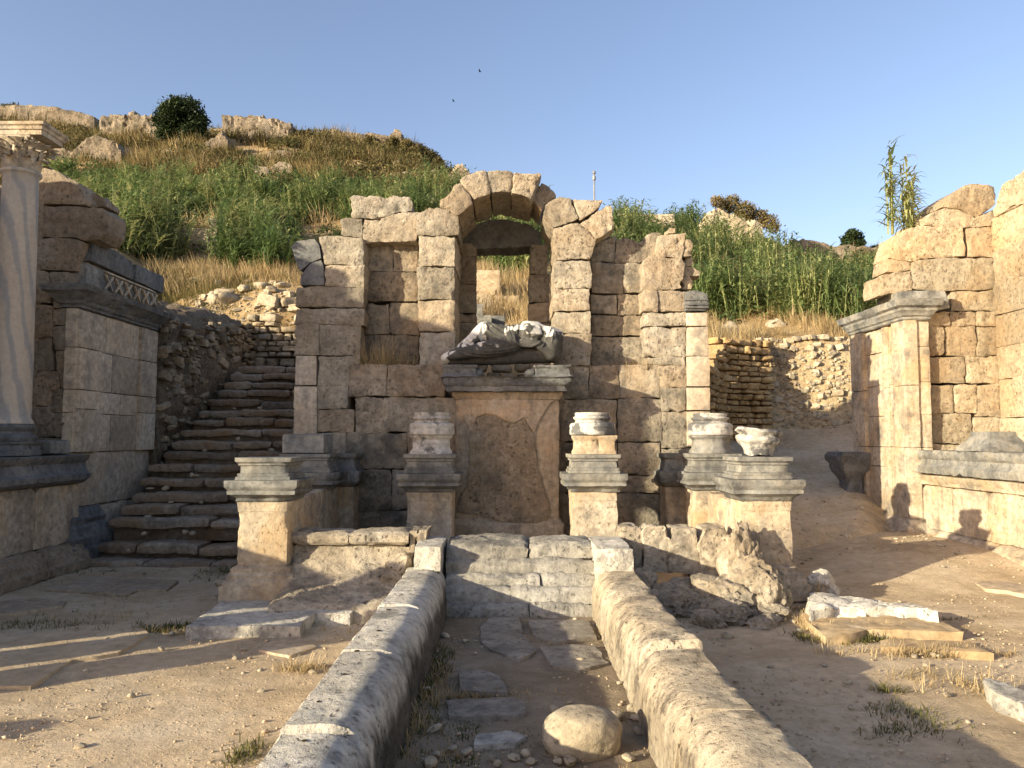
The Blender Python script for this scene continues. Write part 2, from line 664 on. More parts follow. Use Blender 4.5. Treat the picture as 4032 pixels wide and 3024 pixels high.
M_WHITER = stone('clean_white_marble', (.58, .54, .47), (.68, .65, .58), (.74, .72, .67), stain=(.25, .24, .22), stain_amt=.6, stain_lo=.58, stain_hi=.68, pits=.1, bump=.25, dist=.008)
M_STAT = stone('lichen_marble', (.42, .41, .39), (.54, .53, .50), (.66, .64, .60), stain=(.075, .076, .078), stain_amt=.92, stain_lo=.44, stain_hi=.50, pits=.15, bump=.4, dist=.008, scale=1.7)
M_KERB = stone('worn_channel_stone', (.43, .39, .32), (.54, .50, .42), (.62, .58, .51), stain=(.14, .135, .125), stain_amt=.8, stain_lo=.52, stain_hi=.66, pits=.8, bump=1.0, dist=.03)
M_KERBL = stone('black_stained_stone', (.13, .115, .095), (.20, .18, .15), (.32, .29, .24), stain=(.045, .042, .038), stain_amt=.9, stain_lo=.46, stain_hi=.58, pits=1.0, bump=1.0, dist=.03, streak=.85)
M_KERBR = stone('spotted_stone', (.38, .30, .20), (.48, .40, .285), (.54, .47, .36), stain=(.12, .10, .08), stain_amt=.8, stain_lo=.52, stain_hi=.62, pits=1.0, bump=1.0, dist=.03, streak=.5)
M_CHSLAB = stone('dusty_grey_slab', (.20, .17, .13), (.27, .235, .185), (.35, .315, .26), stain=(.11, .10, .085), stain_amt=.7, pits=.6, bump=.9, dist=.02)
M_PLAST = stone('crumbling_mortar', (.22, .165, .11), (.30, .23, .155), (.37, .295, .205), stain=(.09, .075, .06), stain_amt=.5, pits=1.0, bump=1.0, dist=.035, streak=.35)
M_RUBB = stone('rubble_stone', (.30, .235, .155), (.40, .325, .225), (.46, .40, .31), hue=True, stain=(.14, .125, .105), stain_amt=.5)
M_RUBO = stone('ochre_rubble_stone', (.36, .22, .09), (.46, .31, .15), (.48, .37, .22), stain=(.2, .15, .1), stain_amt=.4)
M_STEP = stone('stair_stone', (.20, .15, .105), (.28, .22, .16), (.35, .305, .245), stain=(.10, .09, .078), stain_amt=.6, patch=(.29, .17, .085), patch_amt=.45, hue=True)
M_SLAB = stone('paving_stone', (.34, .255, .165), (.42, .325, .22), (.46, .375, .27), stain=(.30, .26, .21), stain_amt=.6, pits=.2, bump=.3, dist=.01)
M_OCHSLAB = stone('ochre_paving_stone', (.35, .245, .13), (.42, .30, .165), (.47, .36, .22), stain=(.42, .38, .31), stain_amt=.5, pits=.15, bump=.3, dist=.01)
M_CLIFF = stone('earthy_rock', (.20, .155, .105), (.28, .225, .16), (.37, .31, .235), stain=(.095, .085, .06), stain_amt=.75, stain_lo=.48, stain_hi=.62, pits=1.0, bump=1.0, dist=.08, scale=.5)


M_EARTH = stone('dark_earth', (.13, .095, .06), (.19, .145, .095), (.25, .20, .14), stain=(.06, .055, .035), stain_amt=.6, pits=1.0, bump=1.0, dist=.06)


def marble_column():
    t = NT('veined_marble')
    w = t.noise(1.0, 8, .6, stretch=(2.0, 2.0, .8))
    wv = t.n('ShaderNodeTexWave', wave_type='BANDS', bands_direction='DIAGONAL')
    wv.inputs['Scale'].default_value = 1.5
    wv.inputs['Distortion'].default_value = 7
    wv.inputs['Detail'].default_value = 4
    wv.inputs['Detail Scale'].default_value = 1.2
    mp = t.n('ShaderNodeMapping')
    mp.inputs['Scale'].default_value = (1.6, 1.6, .45)
    t.l(t.geo.outputs['Position'], mp.inputs[0])
    t.l(mp.outputs[0], wv.inputs['Vector'])
    base = t.ramp(w, [(.3, (.43, .34, .245)), (.5, (.49, .41, .315)), (.7, (.39, .345, .285))])
    vein = t.ramp(wv.outputs['Fac'], [(.55, 0.0), (.9, 1.0)])
    base = t.mix(t.math('MULTIPLY', vein, .75), base, (.27, .265, .25))
    g = t.noise(20, 6, .7)
    base = t.mix(.5, base, t.ramp(g, [(.3, .7), (.7, 1.2)]), 'MULTIPLY')
    t.bump([(g, 1.0)], .25, .01)
    return t.done(t.tint(base), .75, .3)


M_COL = marble_column()


def dirt(name, c1, c2, c3, gravel=1.0):
    t = NT(name)
    a = t.noise(.8, 10, .68)
    base = t.ramp(a, [(.34, c1), (.5, c2), (.66, c3)])
    g = t.noise(9, 8, .72)
    base = t.mix(.6, base, t.ramp(g, [(.3, .62), (.7, 1.3)]), 'MULTIPLY')
    vo = t.n('ShaderNodeTexVoronoi')
    vo.inputs['Scale'].default_value = 30
    t.l(t.geo.outputs['Position'], vo.inputs['Vector'])
    peb = t.ramp(vo.outputs['Distance'], [(.12, 1.0), (.3, 0.0)])
    sel = t.ramp(t.noise(11, 3, .5), [(.5, 0.0), (.62, 1.0)])
    pm = t.math('MULTIPLY', t.math('MULTIPLY', peb, sel), gravel)
    base = t.mix(t.math('MULTIPLY', pm, .5), base, (.55, .47, .36))
    f = t.noise(60, 6, .75)
    big = t.noise(2.5, 6, .6)
    t.bump([(g, .7), (f, .3), (pm, .6), (big, .8)], .9, .03)
    return t.done(base, .95, .1)


M_DIRT = dirt('dusty_earth', (.375, .28, .172), (.50, .385, .248), (.58, .47, .33))
M_CHAN = dirt('channel_earth', (.20, .155, .10), (.27, .21, .14), (.33, .265, .19))
M_HILL = dirt('hill_earth', (.26, .17, .075), (.34, .24, .12), (.40, .31, .18), .6)
M_BANK = stone('clay_bank', (.42, .30, .165), (.52, .385, .22), (.56, .44, .275), stain=(.32, .23, .13), stain_amt=.5, pits=.5, bump=1.0, dist=.05)

M_REED = leafmat('reed_leaf', (.09, .145, .05), (.19, .26, .09), (.40, .40, .17))
M_OLIVE = leafmat('scrub_leaf', (.065, .07, .024), (.125, .105, .04), (.23, .175, .072), .25, .8)
M_STRAW = leafmat('dry_grass', (.30, .205, .09), (.42, .31, .155), (.54, .43, .25), .3, .8)
M_GREENS = leafmat('green_scrub_leaf', (.035, .055, .018), (.075, .105, .032), (.16, .16, .06), .25, .7)
M_TREE = leafmat('tree_leaf', (.012, .022, .008), (.028, .045, .014), (.06, .085, .026), .2)
M_GRASS = leafmat('short_grass', (.06, .075, .02), (.14, .13, .045), (.28, .21, .09), .3, .8)
t = NT('bark')
M_BARK = t.done(t.tint(t.ramp(t.noise(8, 5), [(.3, (.06, .045, .03)), (.7, (.14, .11, .075))])))
t = NT('galvanised_metal')
M_METAL = t.done(t.ramp(t.noise(5, 4), [(.3, (.16, .16, .17)), (.7, (.24, .245, .25))]), .5, .5)
t = NT('bird_feathers')
M_BIRD = t.done(t.ramp(t.noise(30, 3), [(.3, (.01, .01, .012)), (.7, (.03, .03, .035))]), .8, .2)
# ------------------------------------------------------------------ ground
def sm(a, b, x):
    t = min(max((x - a) / (b - a), 0), 1)
    return t * t * (3 - 2 * t)


def gz(x, y):
    z = .23 * sm(3.2, 5.4, x) * sm(8.2, 10.6, y)
    if -.60 < x < .78 and 1.0 < y < 8.0:
        z += .03
    return z


def make_ground():
    xs = [-400, -150, -60, -30, -18, -12] + [-9 + .075 * i for i in range(241)] + [12, 18, 30, 60, 150, 400]
    ys = [-400, -150, -60, -25, -10, -4, 0] + [1.5 + .075 * i for i in range(141)] + [14, 18, 26, 40, 70, 130, 400]
    v, f = [], []
    for y in ys:
        for x in xs:
            c = (x, y, 0)
            z = gz(x, y) + nz(c, .9, 1) * .018 + nz(c, 3.1, 2) * .012 + nz(c, 9, 3) * .008
            if abs(x) > 9.2 or y > 12.2 or y < 1:
                z = gz(x, y) if y < 12.2 else -.5
            v.append((x, y, z))
    n = len(xs)
    for j in range(len(ys) - 1):
        for i in range(n - 1):
            f.append((j * n + i, j * n + i + 1, (j + 1) * n + i + 1, (j + 1) * n + i))
    mb = MB()
    mb.add(v, f)
    # the bed of the channel gets a darker earth colour
    idx = []
    for k, fc in enumerate(f):
        x = sum(v[i][0] for i in fc) / 4
        y = sum(v[i][1] for i in fc) / 4
        mb.m[k] = 1 if (-.62 < x < .80 and 0 < y < 7.6) else 0
    struct(mb.build('ground', [M_DIRT, M_CHAN], loc=(0, 0, 0), angle=180))


make_ground()


# ------------------------------------------------------------------ hillside: (distance, height) down each line of sight
def zz(y, py):
    """height of what stands y metres away at line py of the D view"""
    return EYE + y * (945 - py) / 1700.0


HP = {
    -700: [(10.2, -.6), (13, 2.5), (18, 5), (30, 12), (42, 19), (50, 21), (120, 8)],
    0: [(10.4, -.6), (11.6, -.3), (13, 2.6), (17, 4.6), (22, 7.2), (30, zz(30, 440)), (36, zz(36, 345)), (43, zz(43, 262)), (47, zz(47, 246)), (60, 20), (120, 8)],
    180: [(10.4, -.6), (11.8, -.3), (13, 2.7), (17, 5.0), (22, 7.6), (29, zz(29, 445)), (35, zz(35, 350)), (43, zz(43, 275)), (46, zz(46, 262)), (60, 18), (120, 8)],
    340: [(10.4, -.6), (15.0, 2.2), (15.6, 3.2), (18, 4.6), (20.5, zz(20.5, 610)), (23.5, zz(23.5, 545)), (24.5, zz(24.5, 505)), (30, zz(30, 420)), (37, zz(37, 335)), (43, zz(43, 280)), (46, zz(46, 268)), (60, 18), (120, 8)],
    480: [(10.4, -.7), (15.2, 2.25), (15.9, 2.75), (16.6, 3.25), (18.4, zz(18.4, 645)), (20.5, zz(20.5, 605)), (23.5, zz(23.5, 545)), (24.3, zz(24.3, 512)), (30, zz(30, 425)), (37, zz(37, 345)), (43, zz(43, 290)), (47, zz(47, 262)), (60, 18), (120, 8)],
    640: [(10.4, -.7), (15.2, 2.3), (16.0, 2.8), (17.0, 3.5), (18.4, zz(18.4, 640)), (20.5, zz(20.5, 600)), (23.5, zz(23.5, 550)), (24.5, zz(24.5, 520)), (30, zz(30, 430)), (37, zz(37, 360)), (43, zz(43, 305)), (47, zz(47, 275)), (60, 18), (120, 8)],
    860: [(10.4, -.7), (12.6, -.2), (13.6, 2.2), (15.5, 3.2), (18.4, zz(18.4, 650)), (20.5, zz(20.5, 600)), (24.5, zz(24.5, 525)), (30, zz(30, 450)), (37, zz(37, 378)), (43, zz(43, 325)), (46, zz(46, 302)), (60, 17), (120, 8)],
    960: [(10.4, -.7), (12.6, -.2), (13.6, 2.2), (15.5, 3.2), (18.4, zz(18.4, 650)), (20.5, zz(20.5, 605)), (24.5, zz(24.5, 535)), (30, zz(30, 460)), (37, zz(37, 400)), (42, zz(42, 372)), (46, zz(46, 362)), (60, 14), (120, 8)],
    1010: [(10.4, -.7), (12.8, .5), (13.8, 2.35), (15.5, zz(15.5, 730)), (17.5, zz(17.5, 680)), (20.5, zz(20.5, 610)), (24.5, zz(24.5, 540)), (30, zz(30, 475)), (37, zz(37, 415)), (42, zz(42, 392)), (46, zz(46, 390)), (60, 13), (120, 8)],
    1150: [(10.4, -.7), (12.8, .5), (13.8, 2.35), (15.5, zz(15.5, 730)), (17.5, zz(17.5, 680)), (20.5, zz(20.5, 612)), (24.5, zz(24.5, 550)), (30, zz(30, 490)), (36, zz(36, 460)), (42, zz(42, 460)), (60, 11), (120, 8)],
    1320: [(10.4, -.7), (12.6, -.2), (13.6, 2.2), (15.2, 3.3), (18.4, zz(18.4, 680)), (22, zz(22, 610)), (26, zz(26, 545)), (32, zz(32, 495)), (37, zz(37, 474)), (44, zz(44, 474)), (60, 11), (120, 8)],
    1500: [(10.6, -.5), (11.6, .25), (13.8, .75), (17.4, 1.5), (18.1, 1.8), (18.5, 3.8), (21, zz(21, 695)), (23.5, zz(23.5, 660)), (28, zz(28, 590)), (33, zz(33, 535)), (38, zz(38, 500)), (44, zz(44, 500)), (60, 11), (120, 8)],
    1640: [(10.6, -.3), (11.4, .25), (13, .62), (16, 1.22), (18.1, 1.85), (18.5, 3.85), (21, zz(21, 697)), (23.5, zz(23.5, 665)), (28, zz(28, 600)), (33, zz(33, 550)), (38, zz(38, 512)), (42, zz(42, 510)), (60, 11), (120, 8)],
    1740: [(10.6, -.3), (11.4, .25), (13, .62), (16, 1.22), (18.1, 1.85), (18.5, 3.9), (21, zz(21, 698)), (23.5, zz(23.5, 668)), (28, zz(28, 612)), (33, zz(33, 572)), (38, zz(38, 552)), (46, zz(46, 535)), (60, 11), (120, 8)],
    1840: [(10.6, -.3), (11.4, .25), (13, .62), (16, 1.25), (18.1, 1.9), (18.5, 3.9), (21, zz(21, 700)), (23.5, zz(23.5, 675)), (28, zz(28, 630)), (34, zz(34, 590)), (40, zz(40, 568)), (46, zz(46, 548)), (60, 12), (120, 8)],
    2010: [(10.6, -.6), (12.2, -.3), (14.0, .6), (16, 1.2), (18.1, 1.9), (18.5, 3.8), (21, zz(21, 700)), (24, zz(24, 678)), (28, zz(28, 640)), (34, zz(34, 600)), (40, zz(40, 575)), (46, zz(46, 555)), (60, 12), (120, 8)],
    2900: [(10.6, -.6), (14, .6), (18, 1.8), (18.6, 4.0), (26, 6), (46, 10), (60, 11), (120, 8)],
}
HK = sorted(HP)
_HY = {k: (np.array([p[0] for p in HP[k]]), np.array([p[1] for p in HP[k]])) for k in HK}


def hill_z(px, Y):
    px = np.asarray(px, float)
    Y = np.asarray(Y, float)
    tab = np.stack([np.interp(Y, *_HY[k]) for k in HK])
    ks = np.array(HK, float)
    i = np.clip(np.searchsorted(ks, px) - 1, 0, len(ks) - 2)
    t = np.clip((px - ks[i]) / (ks[i + 1] - ks[i]), 0, 1)
    t = t * t * (3 - 2 * t)
    idx = np.arange(px.size)
    tb = tab.reshape(len(ks), -1)
    a = tb[i.ravel(), idx]
    b = tb[i.ravel() + 1, idx]
    return (a * (1 - t.ravel()) + b * t.ravel()).reshape(px.shape)


def hz(x, y):
    """terrain height under a world point, with its lumps"""
    px = 1106 + 1700 * np.asarray(x, float) / np.asarray(y, float)
    z = hill_z(px, y)
    return z


def make_hill():
    pxs = np.concatenate([np.arange(-700, -40, 30), np.arange(-40, 2260, 9.0), np.arange(2260, 2901, 40)])
    ys = np.concatenate([np.arange(10.2, 20, .16), np.arange(20, 50, .3), np.arange(50, 121, 5)])
    PX, YY = np.meshgrid(pxs, ys)
    Z = hill_z(PX, YY)
    X = (PX - 1106) / 1700 * YY
    v = []
    for x, y, z in zip(X.ravel(), YY.ravel(), Z.ravel()):
        k = min(1.0, max(0.0, (y - 11) / 6))
        c = (x, y, 0)
        z += nz(c, .35, 4) * .35 * k + nz(c, 1.1, 5) * .13 * (.25 + k) + nz(c, 3.4, 6) * .05
        v.append((float(x), float(y), float(z)))
    n = len(pxs)
    f = []
    for j in range(len(ys) - 1):
        for i in range(n - 1):
            f.append((j * n + i, j * n + i + 1, (j + 1) * n + i + 1, (j + 1) * n + i))
    mb = MB()
    mb.add(v, f)
    for k, fc in enumerate(f):
        a = [v[i] for i in fc]
        dz = max(p[2] for p in a) - min(p[2] for p in a)
        dy = max(p[1] for p in a) - min(p[1] for p in a)
        x = a[0][0]
        y = a[0][1]
        if y < 18.75 and x > 2.5:
            mb.m[k] = 1 if 17.95 < y else 2
    o = mb.build('hillside', [M_HILL, M_BANK, M_DIRT], loc=(0, 0, 0), angle=180)
    struct(o)
    return o


HILL = make_hill()
_hm = HILL.data
_bm = bmesh.new()
_bm.from_mesh(_hm)
HBVH = BVHTree.FromBMesh(_bm)
_bm.free()


def hill_at(x, y):
    h = HBVH.ray_cast(Vector((x, y, 80)), Vector((0, 0, -1)))
    return h[0].z if h[0] is not None else 0.0


def hill_px(v, x, y):
    """where the line of sight through a measured point meets the hillside"""
    d = ray(v, x, y).normalized()
    h = HBVH.ray_cast(_O + d * 11.2, d)
    return h[0]
# ------------------------------------------------------------------ the fountain's main wall
YP, YR, YB = 10.8, 11.14, 12.04
FW = thing('fountain_wall', 'ruined travertine block wall with a round arch and open window in its middle', 'wall', (0, YP, 0))


def poly(v, pts, Y):
    return [atY(v, x, y, Y) for x, y in pts]


def part(name, mat, view, polys, Y, back, amp=.02, cell=.044, shrink=-.006, tint=None, jit=.02, smooth=1):
    mb = MB()
    for p in polys:
        vv = view
        if isinstance(p[0], str):
            vv, p = p[0], p[1:]
        yy = Y + R.uniform(-jit, jit)
        rough_prism(mb, poly(vv, p, yy), back - yy + R.uniform(-.03, .03), (cell, .17, cell), amp, tint=tint, smooth=smooth, shrink=shrink)
    return mb.build(name, mat, FW)


def rc(x0, y0, x1, y1):
    """a squared block in view pixels with slightly uneven corners"""
    j = lambda: R.uniform(-4, 4)
    return [(x0 + j(), y0 + j()), (x1 + j(), y0 + j()), (x1 + j(), y1 + j()), (x0 + j(), y1 + j())]


part('end_pillar', M_TRAV, 'C', [
    [(256, 552), (300, 545), (540, 556), (548, 640), (546, 733), (298, 728)],
    [(298, 738), (553, 736), (550, 884), (300, 870)],
    [(112, 882), (300, 874), (548, 888), (545, 1013), (112, 1005)],
    [(112, 1016), (550, 1020), (552, 1130), (108, 1118)],
    [(105, 1125), (255, 1122), (258, 1320), (102, 1317)], [(260, 1127), (530, 1132), (527, 1323), (260, 1322)],
    [(250, 1330), (522, 1328), (524, 1383), (484, 1384), (480, 1522), (250, 1524)],
    ('E',) + tuple(rc(250, 200, 445, 350)), ('E',) + tuple(rc(250, 356, 488, 500)),
    ('E',) + tuple(rc(250, 505, 428, 740)), ('E',) + tuple(rc(250, 745, 470, 1010)), ('E',) + tuple(rc(90, 505, 246, 1010))], YP, YB)
mb = MB()
for a, b in (((103, 1325), (242, 1522)), ((99, 1526), (240, 1690))):
    p = poly('C', [a, (b[0], a[1]), (b[0] - 2, b[1]), (a[0] - 4, b[1])], YP - .03)
    rough_prism(mb, p, .5, (.06, .2, .06), .004, smooth=1, shrink=.003)
for y0, y1 in ((200, 348), (351, 520)):
    rough_prism(mb, poly('E', [(92, y0), (247, y0), (245, y1), (88, y1)], YP - .03), .5, (.06, .2, .06), .004, smooth=1, shrink=.003)
mb.build('corner_pilaster', M_SMOOTH, FW)
part('upper_courses', M_TRAV, 'C', [
    [(400, 436), (430, 428), (540, 432), (545, 440), (545, 556), (405, 540)],
    [(472, 300), (485, 282), (640, 292), (760, 285), (845, 292), (866, 335), (862, 380), (750, 400), (640, 438), (545, 428), (472, 424)],
    [(548, 470), (560, 440), (660, 445), (680, 395), (760, 385), (900, 390), (925, 400), (900, 500), (900, 580), (548, 592)]], YP + .12, YB, amp=.03)
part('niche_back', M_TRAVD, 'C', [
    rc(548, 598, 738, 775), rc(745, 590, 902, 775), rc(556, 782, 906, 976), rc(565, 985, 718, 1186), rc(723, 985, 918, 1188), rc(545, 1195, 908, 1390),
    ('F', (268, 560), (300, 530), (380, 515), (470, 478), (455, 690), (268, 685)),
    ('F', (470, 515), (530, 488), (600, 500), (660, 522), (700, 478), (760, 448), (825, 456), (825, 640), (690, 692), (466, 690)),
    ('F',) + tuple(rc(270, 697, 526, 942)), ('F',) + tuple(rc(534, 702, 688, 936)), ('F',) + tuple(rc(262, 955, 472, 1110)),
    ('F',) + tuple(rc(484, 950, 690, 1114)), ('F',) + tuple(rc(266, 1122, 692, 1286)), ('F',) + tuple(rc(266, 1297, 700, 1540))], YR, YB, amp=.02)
part('arch_pier', M_TRAV, 'C', [
    [(898, 412), (960, 375), (1020, 345), (1050, 362), (1110, 385), (1166, 412), (1168, 540), (900, 540)],
    rc(910, 548, 1145, 742), rc(906, 750, 1140, 958), rc(910, 966, 1141, 1166), rc(914, 1173, 1141, 1388)], YP, YB, amp=.026)
part('arch_pier', M_TRAV, 'C', [
    [(1797, 600), (1790, 494), (1870, 480), (1950, 468), (2065, 570), (2040, 692), (1812, 700)],
    rc(1800, 704, 2038, 886), rc(1796, 893, 2026, 1030), rc(1796, 1037, 2036, 1180), rc(1799, 1187, 2036, 1388)], YP, YB, amp=.026)
VOUS = [
    [(1046, 308), (1120, 270), (1150, 210), (1180, 205), (1252, 296), (1262, 330), (1215, 365), (1170, 408), (1052, 356)],
    [(1183, 182), (1222, 150), (1275, 131), (1340, 124), (1360, 200), (1376, 266), (1318, 285), (1268, 308), (1195, 215)],
    [(1352, 130), (1440, 120), (1528, 128), (1518, 200), (1508, 258), (1440, 254), (1388, 264), (1368, 200)],
    [(1535, 130), (1600, 138), (1710, 136), (1676, 232), (1642, 300), (1585, 272), (1518, 262)],
    [(1735, 345), (1760, 320), (1830, 290), (1898, 304), (1950, 428), (1870, 470), (1790, 490), (1727, 392)],
    [(1908, 306), (2000, 312), (2112, 310), (2092, 350), (2030, 400), (1962, 440)]]
for p in VOUS[:5]:
    part('voussoir', M_TRAV, 'C', [p], YP, YB, amp=.022, jit=.04, shrink=-.003)
part('voussoir', M_TRAV, 'C', [[(1690, 222), (1712, 200), (1752, 218), (1806, 278), (1722, 348), (1712, 372), (1648, 300), (1668, 262)]], YP + .3, YB, amp=.024)
part('arch_stone', M_TRAV, 'C', [VOUS[5]], YP, YB - .3, amp=.024, shrink=-.003)
part('arch_stone', M_TRAV, 'F', [[(168, 378), (280, 300), (400, 225), (428, 238), (440, 330), (456, 402), (380, 455), (306, 495), (240, 440)]], YP, YB - .3, amp=.026, shrink=-.003)
part('end_pillar', M_TRAV, 'F', [
    [(825, 462), (930, 455), (1040, 450), (1020, 550), (1002, 655), (880, 640), (822, 645)],
    [(1006, 500), (1090, 505), (1098, 640), (1010, 640)],
    [(690, 690), (742, 645), (850, 655), (990, 660), (1036, 690), (1000, 905), (850, 910), (720, 920), (686, 910)],
    rc(690, 926, 804, 1088), [(812, 918), (1034, 918), (1032, 1088), (812, 1086)],
    rc(692, 1096, 1036, 1212), rc(706, 1222, 1036, 1456), rc(714, 1463, 1030, 1530), rc(820, 1537, 1036, 1659)], YP, YB, amp=.028)
part('rubble_fill', M_RUBB, 'F', [
    [(1010, 725), (1090, 722), (1168, 762), (1150, 800), (1015, 800)], [(1010, 805), (1060, 800), (1085, 850), (1075, 900), (1004, 905)],
    [(1040, 640), (1095, 655), (1090, 712), (1030, 712)]], YP + .12, YB - .2, amp=.03)
mb = MB()
rough_prism(mb, poly('F', [(1036, 925), (1130, 915), (1222, 945), (1228, 1030), (1222, 1082), (1036, 1086)], YP - .09), 1.2, (.05, .2, .04), .012, tint=1.0)
for yy in (985, 1020, 1048):
    a = poly('F', [(1034, yy), (1228, yy), (1228, yy + 16), (1034, yy + 16)], YP - .125)
    rough_prism(mb, a, .2, (.06, .2, .03), .006, smooth=1, shrink=.002, tint=.9)
mb.build('pilaster_capital', M_DARK, FW)
mb = MB()
for p in ([(1040, 1096), (1222, 1096), (1216, 1210), (1042, 1210)], [(1046, 1216), (1218, 1210), (1236, 1456), (1046, 1456)]):
    rough_prism(mb, poly('F', p, YP - .04), 1.2, (.06, .2, .06), .006, smooth=1, shrink=.004)
for p in ([(836, 2), (989, 2), (991, 203), (837, 203)], [(837, 207), (991, 207), (994, 358), (839, 358)], [(839, 362), (994, 362), (996, 600), (841, 600)]):
    rough_prism(mb, poly('G', p, YP - .04), 1.2, (.06, .2, .06), .006, smooth=1, shrink=.004)
mb.build('corner_pilaster', M_SMOOTH, FW)
# lower courses, left and right of the statue's pedestal
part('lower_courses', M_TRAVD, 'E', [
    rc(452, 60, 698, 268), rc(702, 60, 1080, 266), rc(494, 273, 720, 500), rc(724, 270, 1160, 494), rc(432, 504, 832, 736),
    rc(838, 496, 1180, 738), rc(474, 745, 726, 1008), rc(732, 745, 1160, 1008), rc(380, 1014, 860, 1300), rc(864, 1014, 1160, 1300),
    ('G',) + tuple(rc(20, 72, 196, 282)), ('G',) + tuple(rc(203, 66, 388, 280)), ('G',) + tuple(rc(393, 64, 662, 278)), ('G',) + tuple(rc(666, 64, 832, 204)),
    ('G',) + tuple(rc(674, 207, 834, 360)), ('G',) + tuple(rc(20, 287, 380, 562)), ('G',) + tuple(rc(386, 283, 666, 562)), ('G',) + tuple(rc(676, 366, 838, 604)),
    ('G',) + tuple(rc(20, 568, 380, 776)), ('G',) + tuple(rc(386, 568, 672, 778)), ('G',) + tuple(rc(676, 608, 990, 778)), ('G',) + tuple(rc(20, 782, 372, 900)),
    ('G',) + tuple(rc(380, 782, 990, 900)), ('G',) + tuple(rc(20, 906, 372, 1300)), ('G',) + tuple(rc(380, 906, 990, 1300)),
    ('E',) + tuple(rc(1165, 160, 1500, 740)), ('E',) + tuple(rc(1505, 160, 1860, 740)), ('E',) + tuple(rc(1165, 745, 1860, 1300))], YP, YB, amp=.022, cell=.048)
# frame of the window at the back of the arch
part('window_jamb', M_TRAV, 'C', [rc(1146, 598, 1282, 676), rc(1146, 682, 1280, 858), rc(1146, 864, 1278, 1046), rc(1146, 1052, 1276, 1112), rc(1140, 1118, 1290, 1250), rc(1140, 1256, 1290, 1500)], YB + .02, YB + .55)
part('window_jamb', M_TRAV, 'C', [rc(1640, 604, 1752, 790), rc(1634, 798, 1766, 974), rc(1628, 982, 1776, 1110), rc(1640, 1116, 1790, 1500)], YB + .02, YB + .55)
part('window_lintel', M_DARK, 'C', [[(1190, 572), (1195, 540), (1245, 492), (1300, 462), (1380, 438), (1500, 438), (1600, 462), (1660, 490), (1708, 520), (1712, 602), (1500, 622), (1288, 626), (1240, 600), (1195, 604)]], YB + .04, YB + .6, amp=.02)
# solid heart behind the facing so that no daylight shows through the joints
mb = MB()


def heart(v, x0, y0, x1, y1, ya=11.4, yb=11.9):
    a, b = atY(v, x0, y1, ya), atY(v, x1, y0, ya)
    mb.add([(a.x, ya, a.z), (b.x, ya, a.z), (b.x, ya, b.z), (a.x, ya, b.z), (a.x, yb, a.z), (b.x, yb, a.z), (b.x, yb, b.z), (a.x, yb, b.z)],
           [(0, 1, 2, 3), (5, 4, 7, 6), (4, 0, 3, 7), (1, 5, 6, 2), (3, 2, 6, 7), (4, 5, 1, 0)], .8)


heart('C', 190, 920, 560, 1400)
heart('C', 320, 600, 520, 920)
heart('C', 560, 640, 880, 1400)
heart('C', 930, 460, 1080, 1400)
heart('C', 1850, 560, 1990, 1400)
heart('F', 60, 700, 690, 1500)
heart('F', 700, 720, 960, 1500)
heart('G', 400, 20, 960, 1200)
heart('E', 150, 100, 1090, 1200)
heart('E', 1100, 300, 1850, 1200)
heart('G', 60, 100, 420, 1200)
mb.build('wall_core', M_PLAST, FW, smooth=False)

# two dark stones leaning on the end pillar, and one pale stone on top
for nm, lab, pts, Y, th, rotd in (
    ('fallen_block', 'dark grey block tilted on top of the left end of the fountain wall', [(72, 612), (115, 580), (228, 558), (262, 612), (272, 690), (200, 722), (137, 772), (112, 742)], YP - .02, .7, 0),
    ('fallen_block', 'dark grey upright stone under the tilted block at the left end of the wall', [(212, 722), (272, 700), (286, 740), (296, 866), (128, 868), (138, 800)], YP - .02, .7, 0)):
    mb = MB()
    rough_prism(mb, poly('C', pts, Y), th, .06, .014, tint=1.0)
    tag(mb.build(nm, M_DARK), lab, 'stone block')
mb = MB()
rough_prism(mb, poly('F', [(884, 425), (920, 404), (955, 412), (960, 455), (888, 458)], YP + .1), .3, .05, .02, tint=1.1)
tag(mb.build('loose_stone', M_TRAV), 'small pale stone lying on top of the right end of the arched wall', 'stone')
# ------------------------------------------------------------------ statue's pedestal
SP = thing('statue_pedestal', 'tall stone pedestal under the reclining statue, broken dark cornice and peeling front', 'pedestal', (-.06, 10.4, 0))
mb = MB()
loft(mb, plan_rect(-.06, 10.55, .67, .40), [(0, .62), (0, 2.13)], amp=.012, chip=.05)
mb.build('shaft', M_PEEL, SP)
mb = MB()
loft(mb, plan_rect(-.06, 10.55, .67, .40), [(.05, 0), (.05, .36), (.06, .38), (.06, .54), (.03, .58), (.0, .62)], amp=.012, chip=.10)
mb.build('base_moulding', M_PEEL, SP)
mb = MB()
loft(mb, plan_rect(-.06, 10.55, .67, .40), [(0, 2.13), (.015, 2.14), (.02, 2.165), (.045, 2.19), (.05, 2.225), (.05, 2.235)], amp=.006)
mb.build('neck_moulding', M_PEEL, SP)
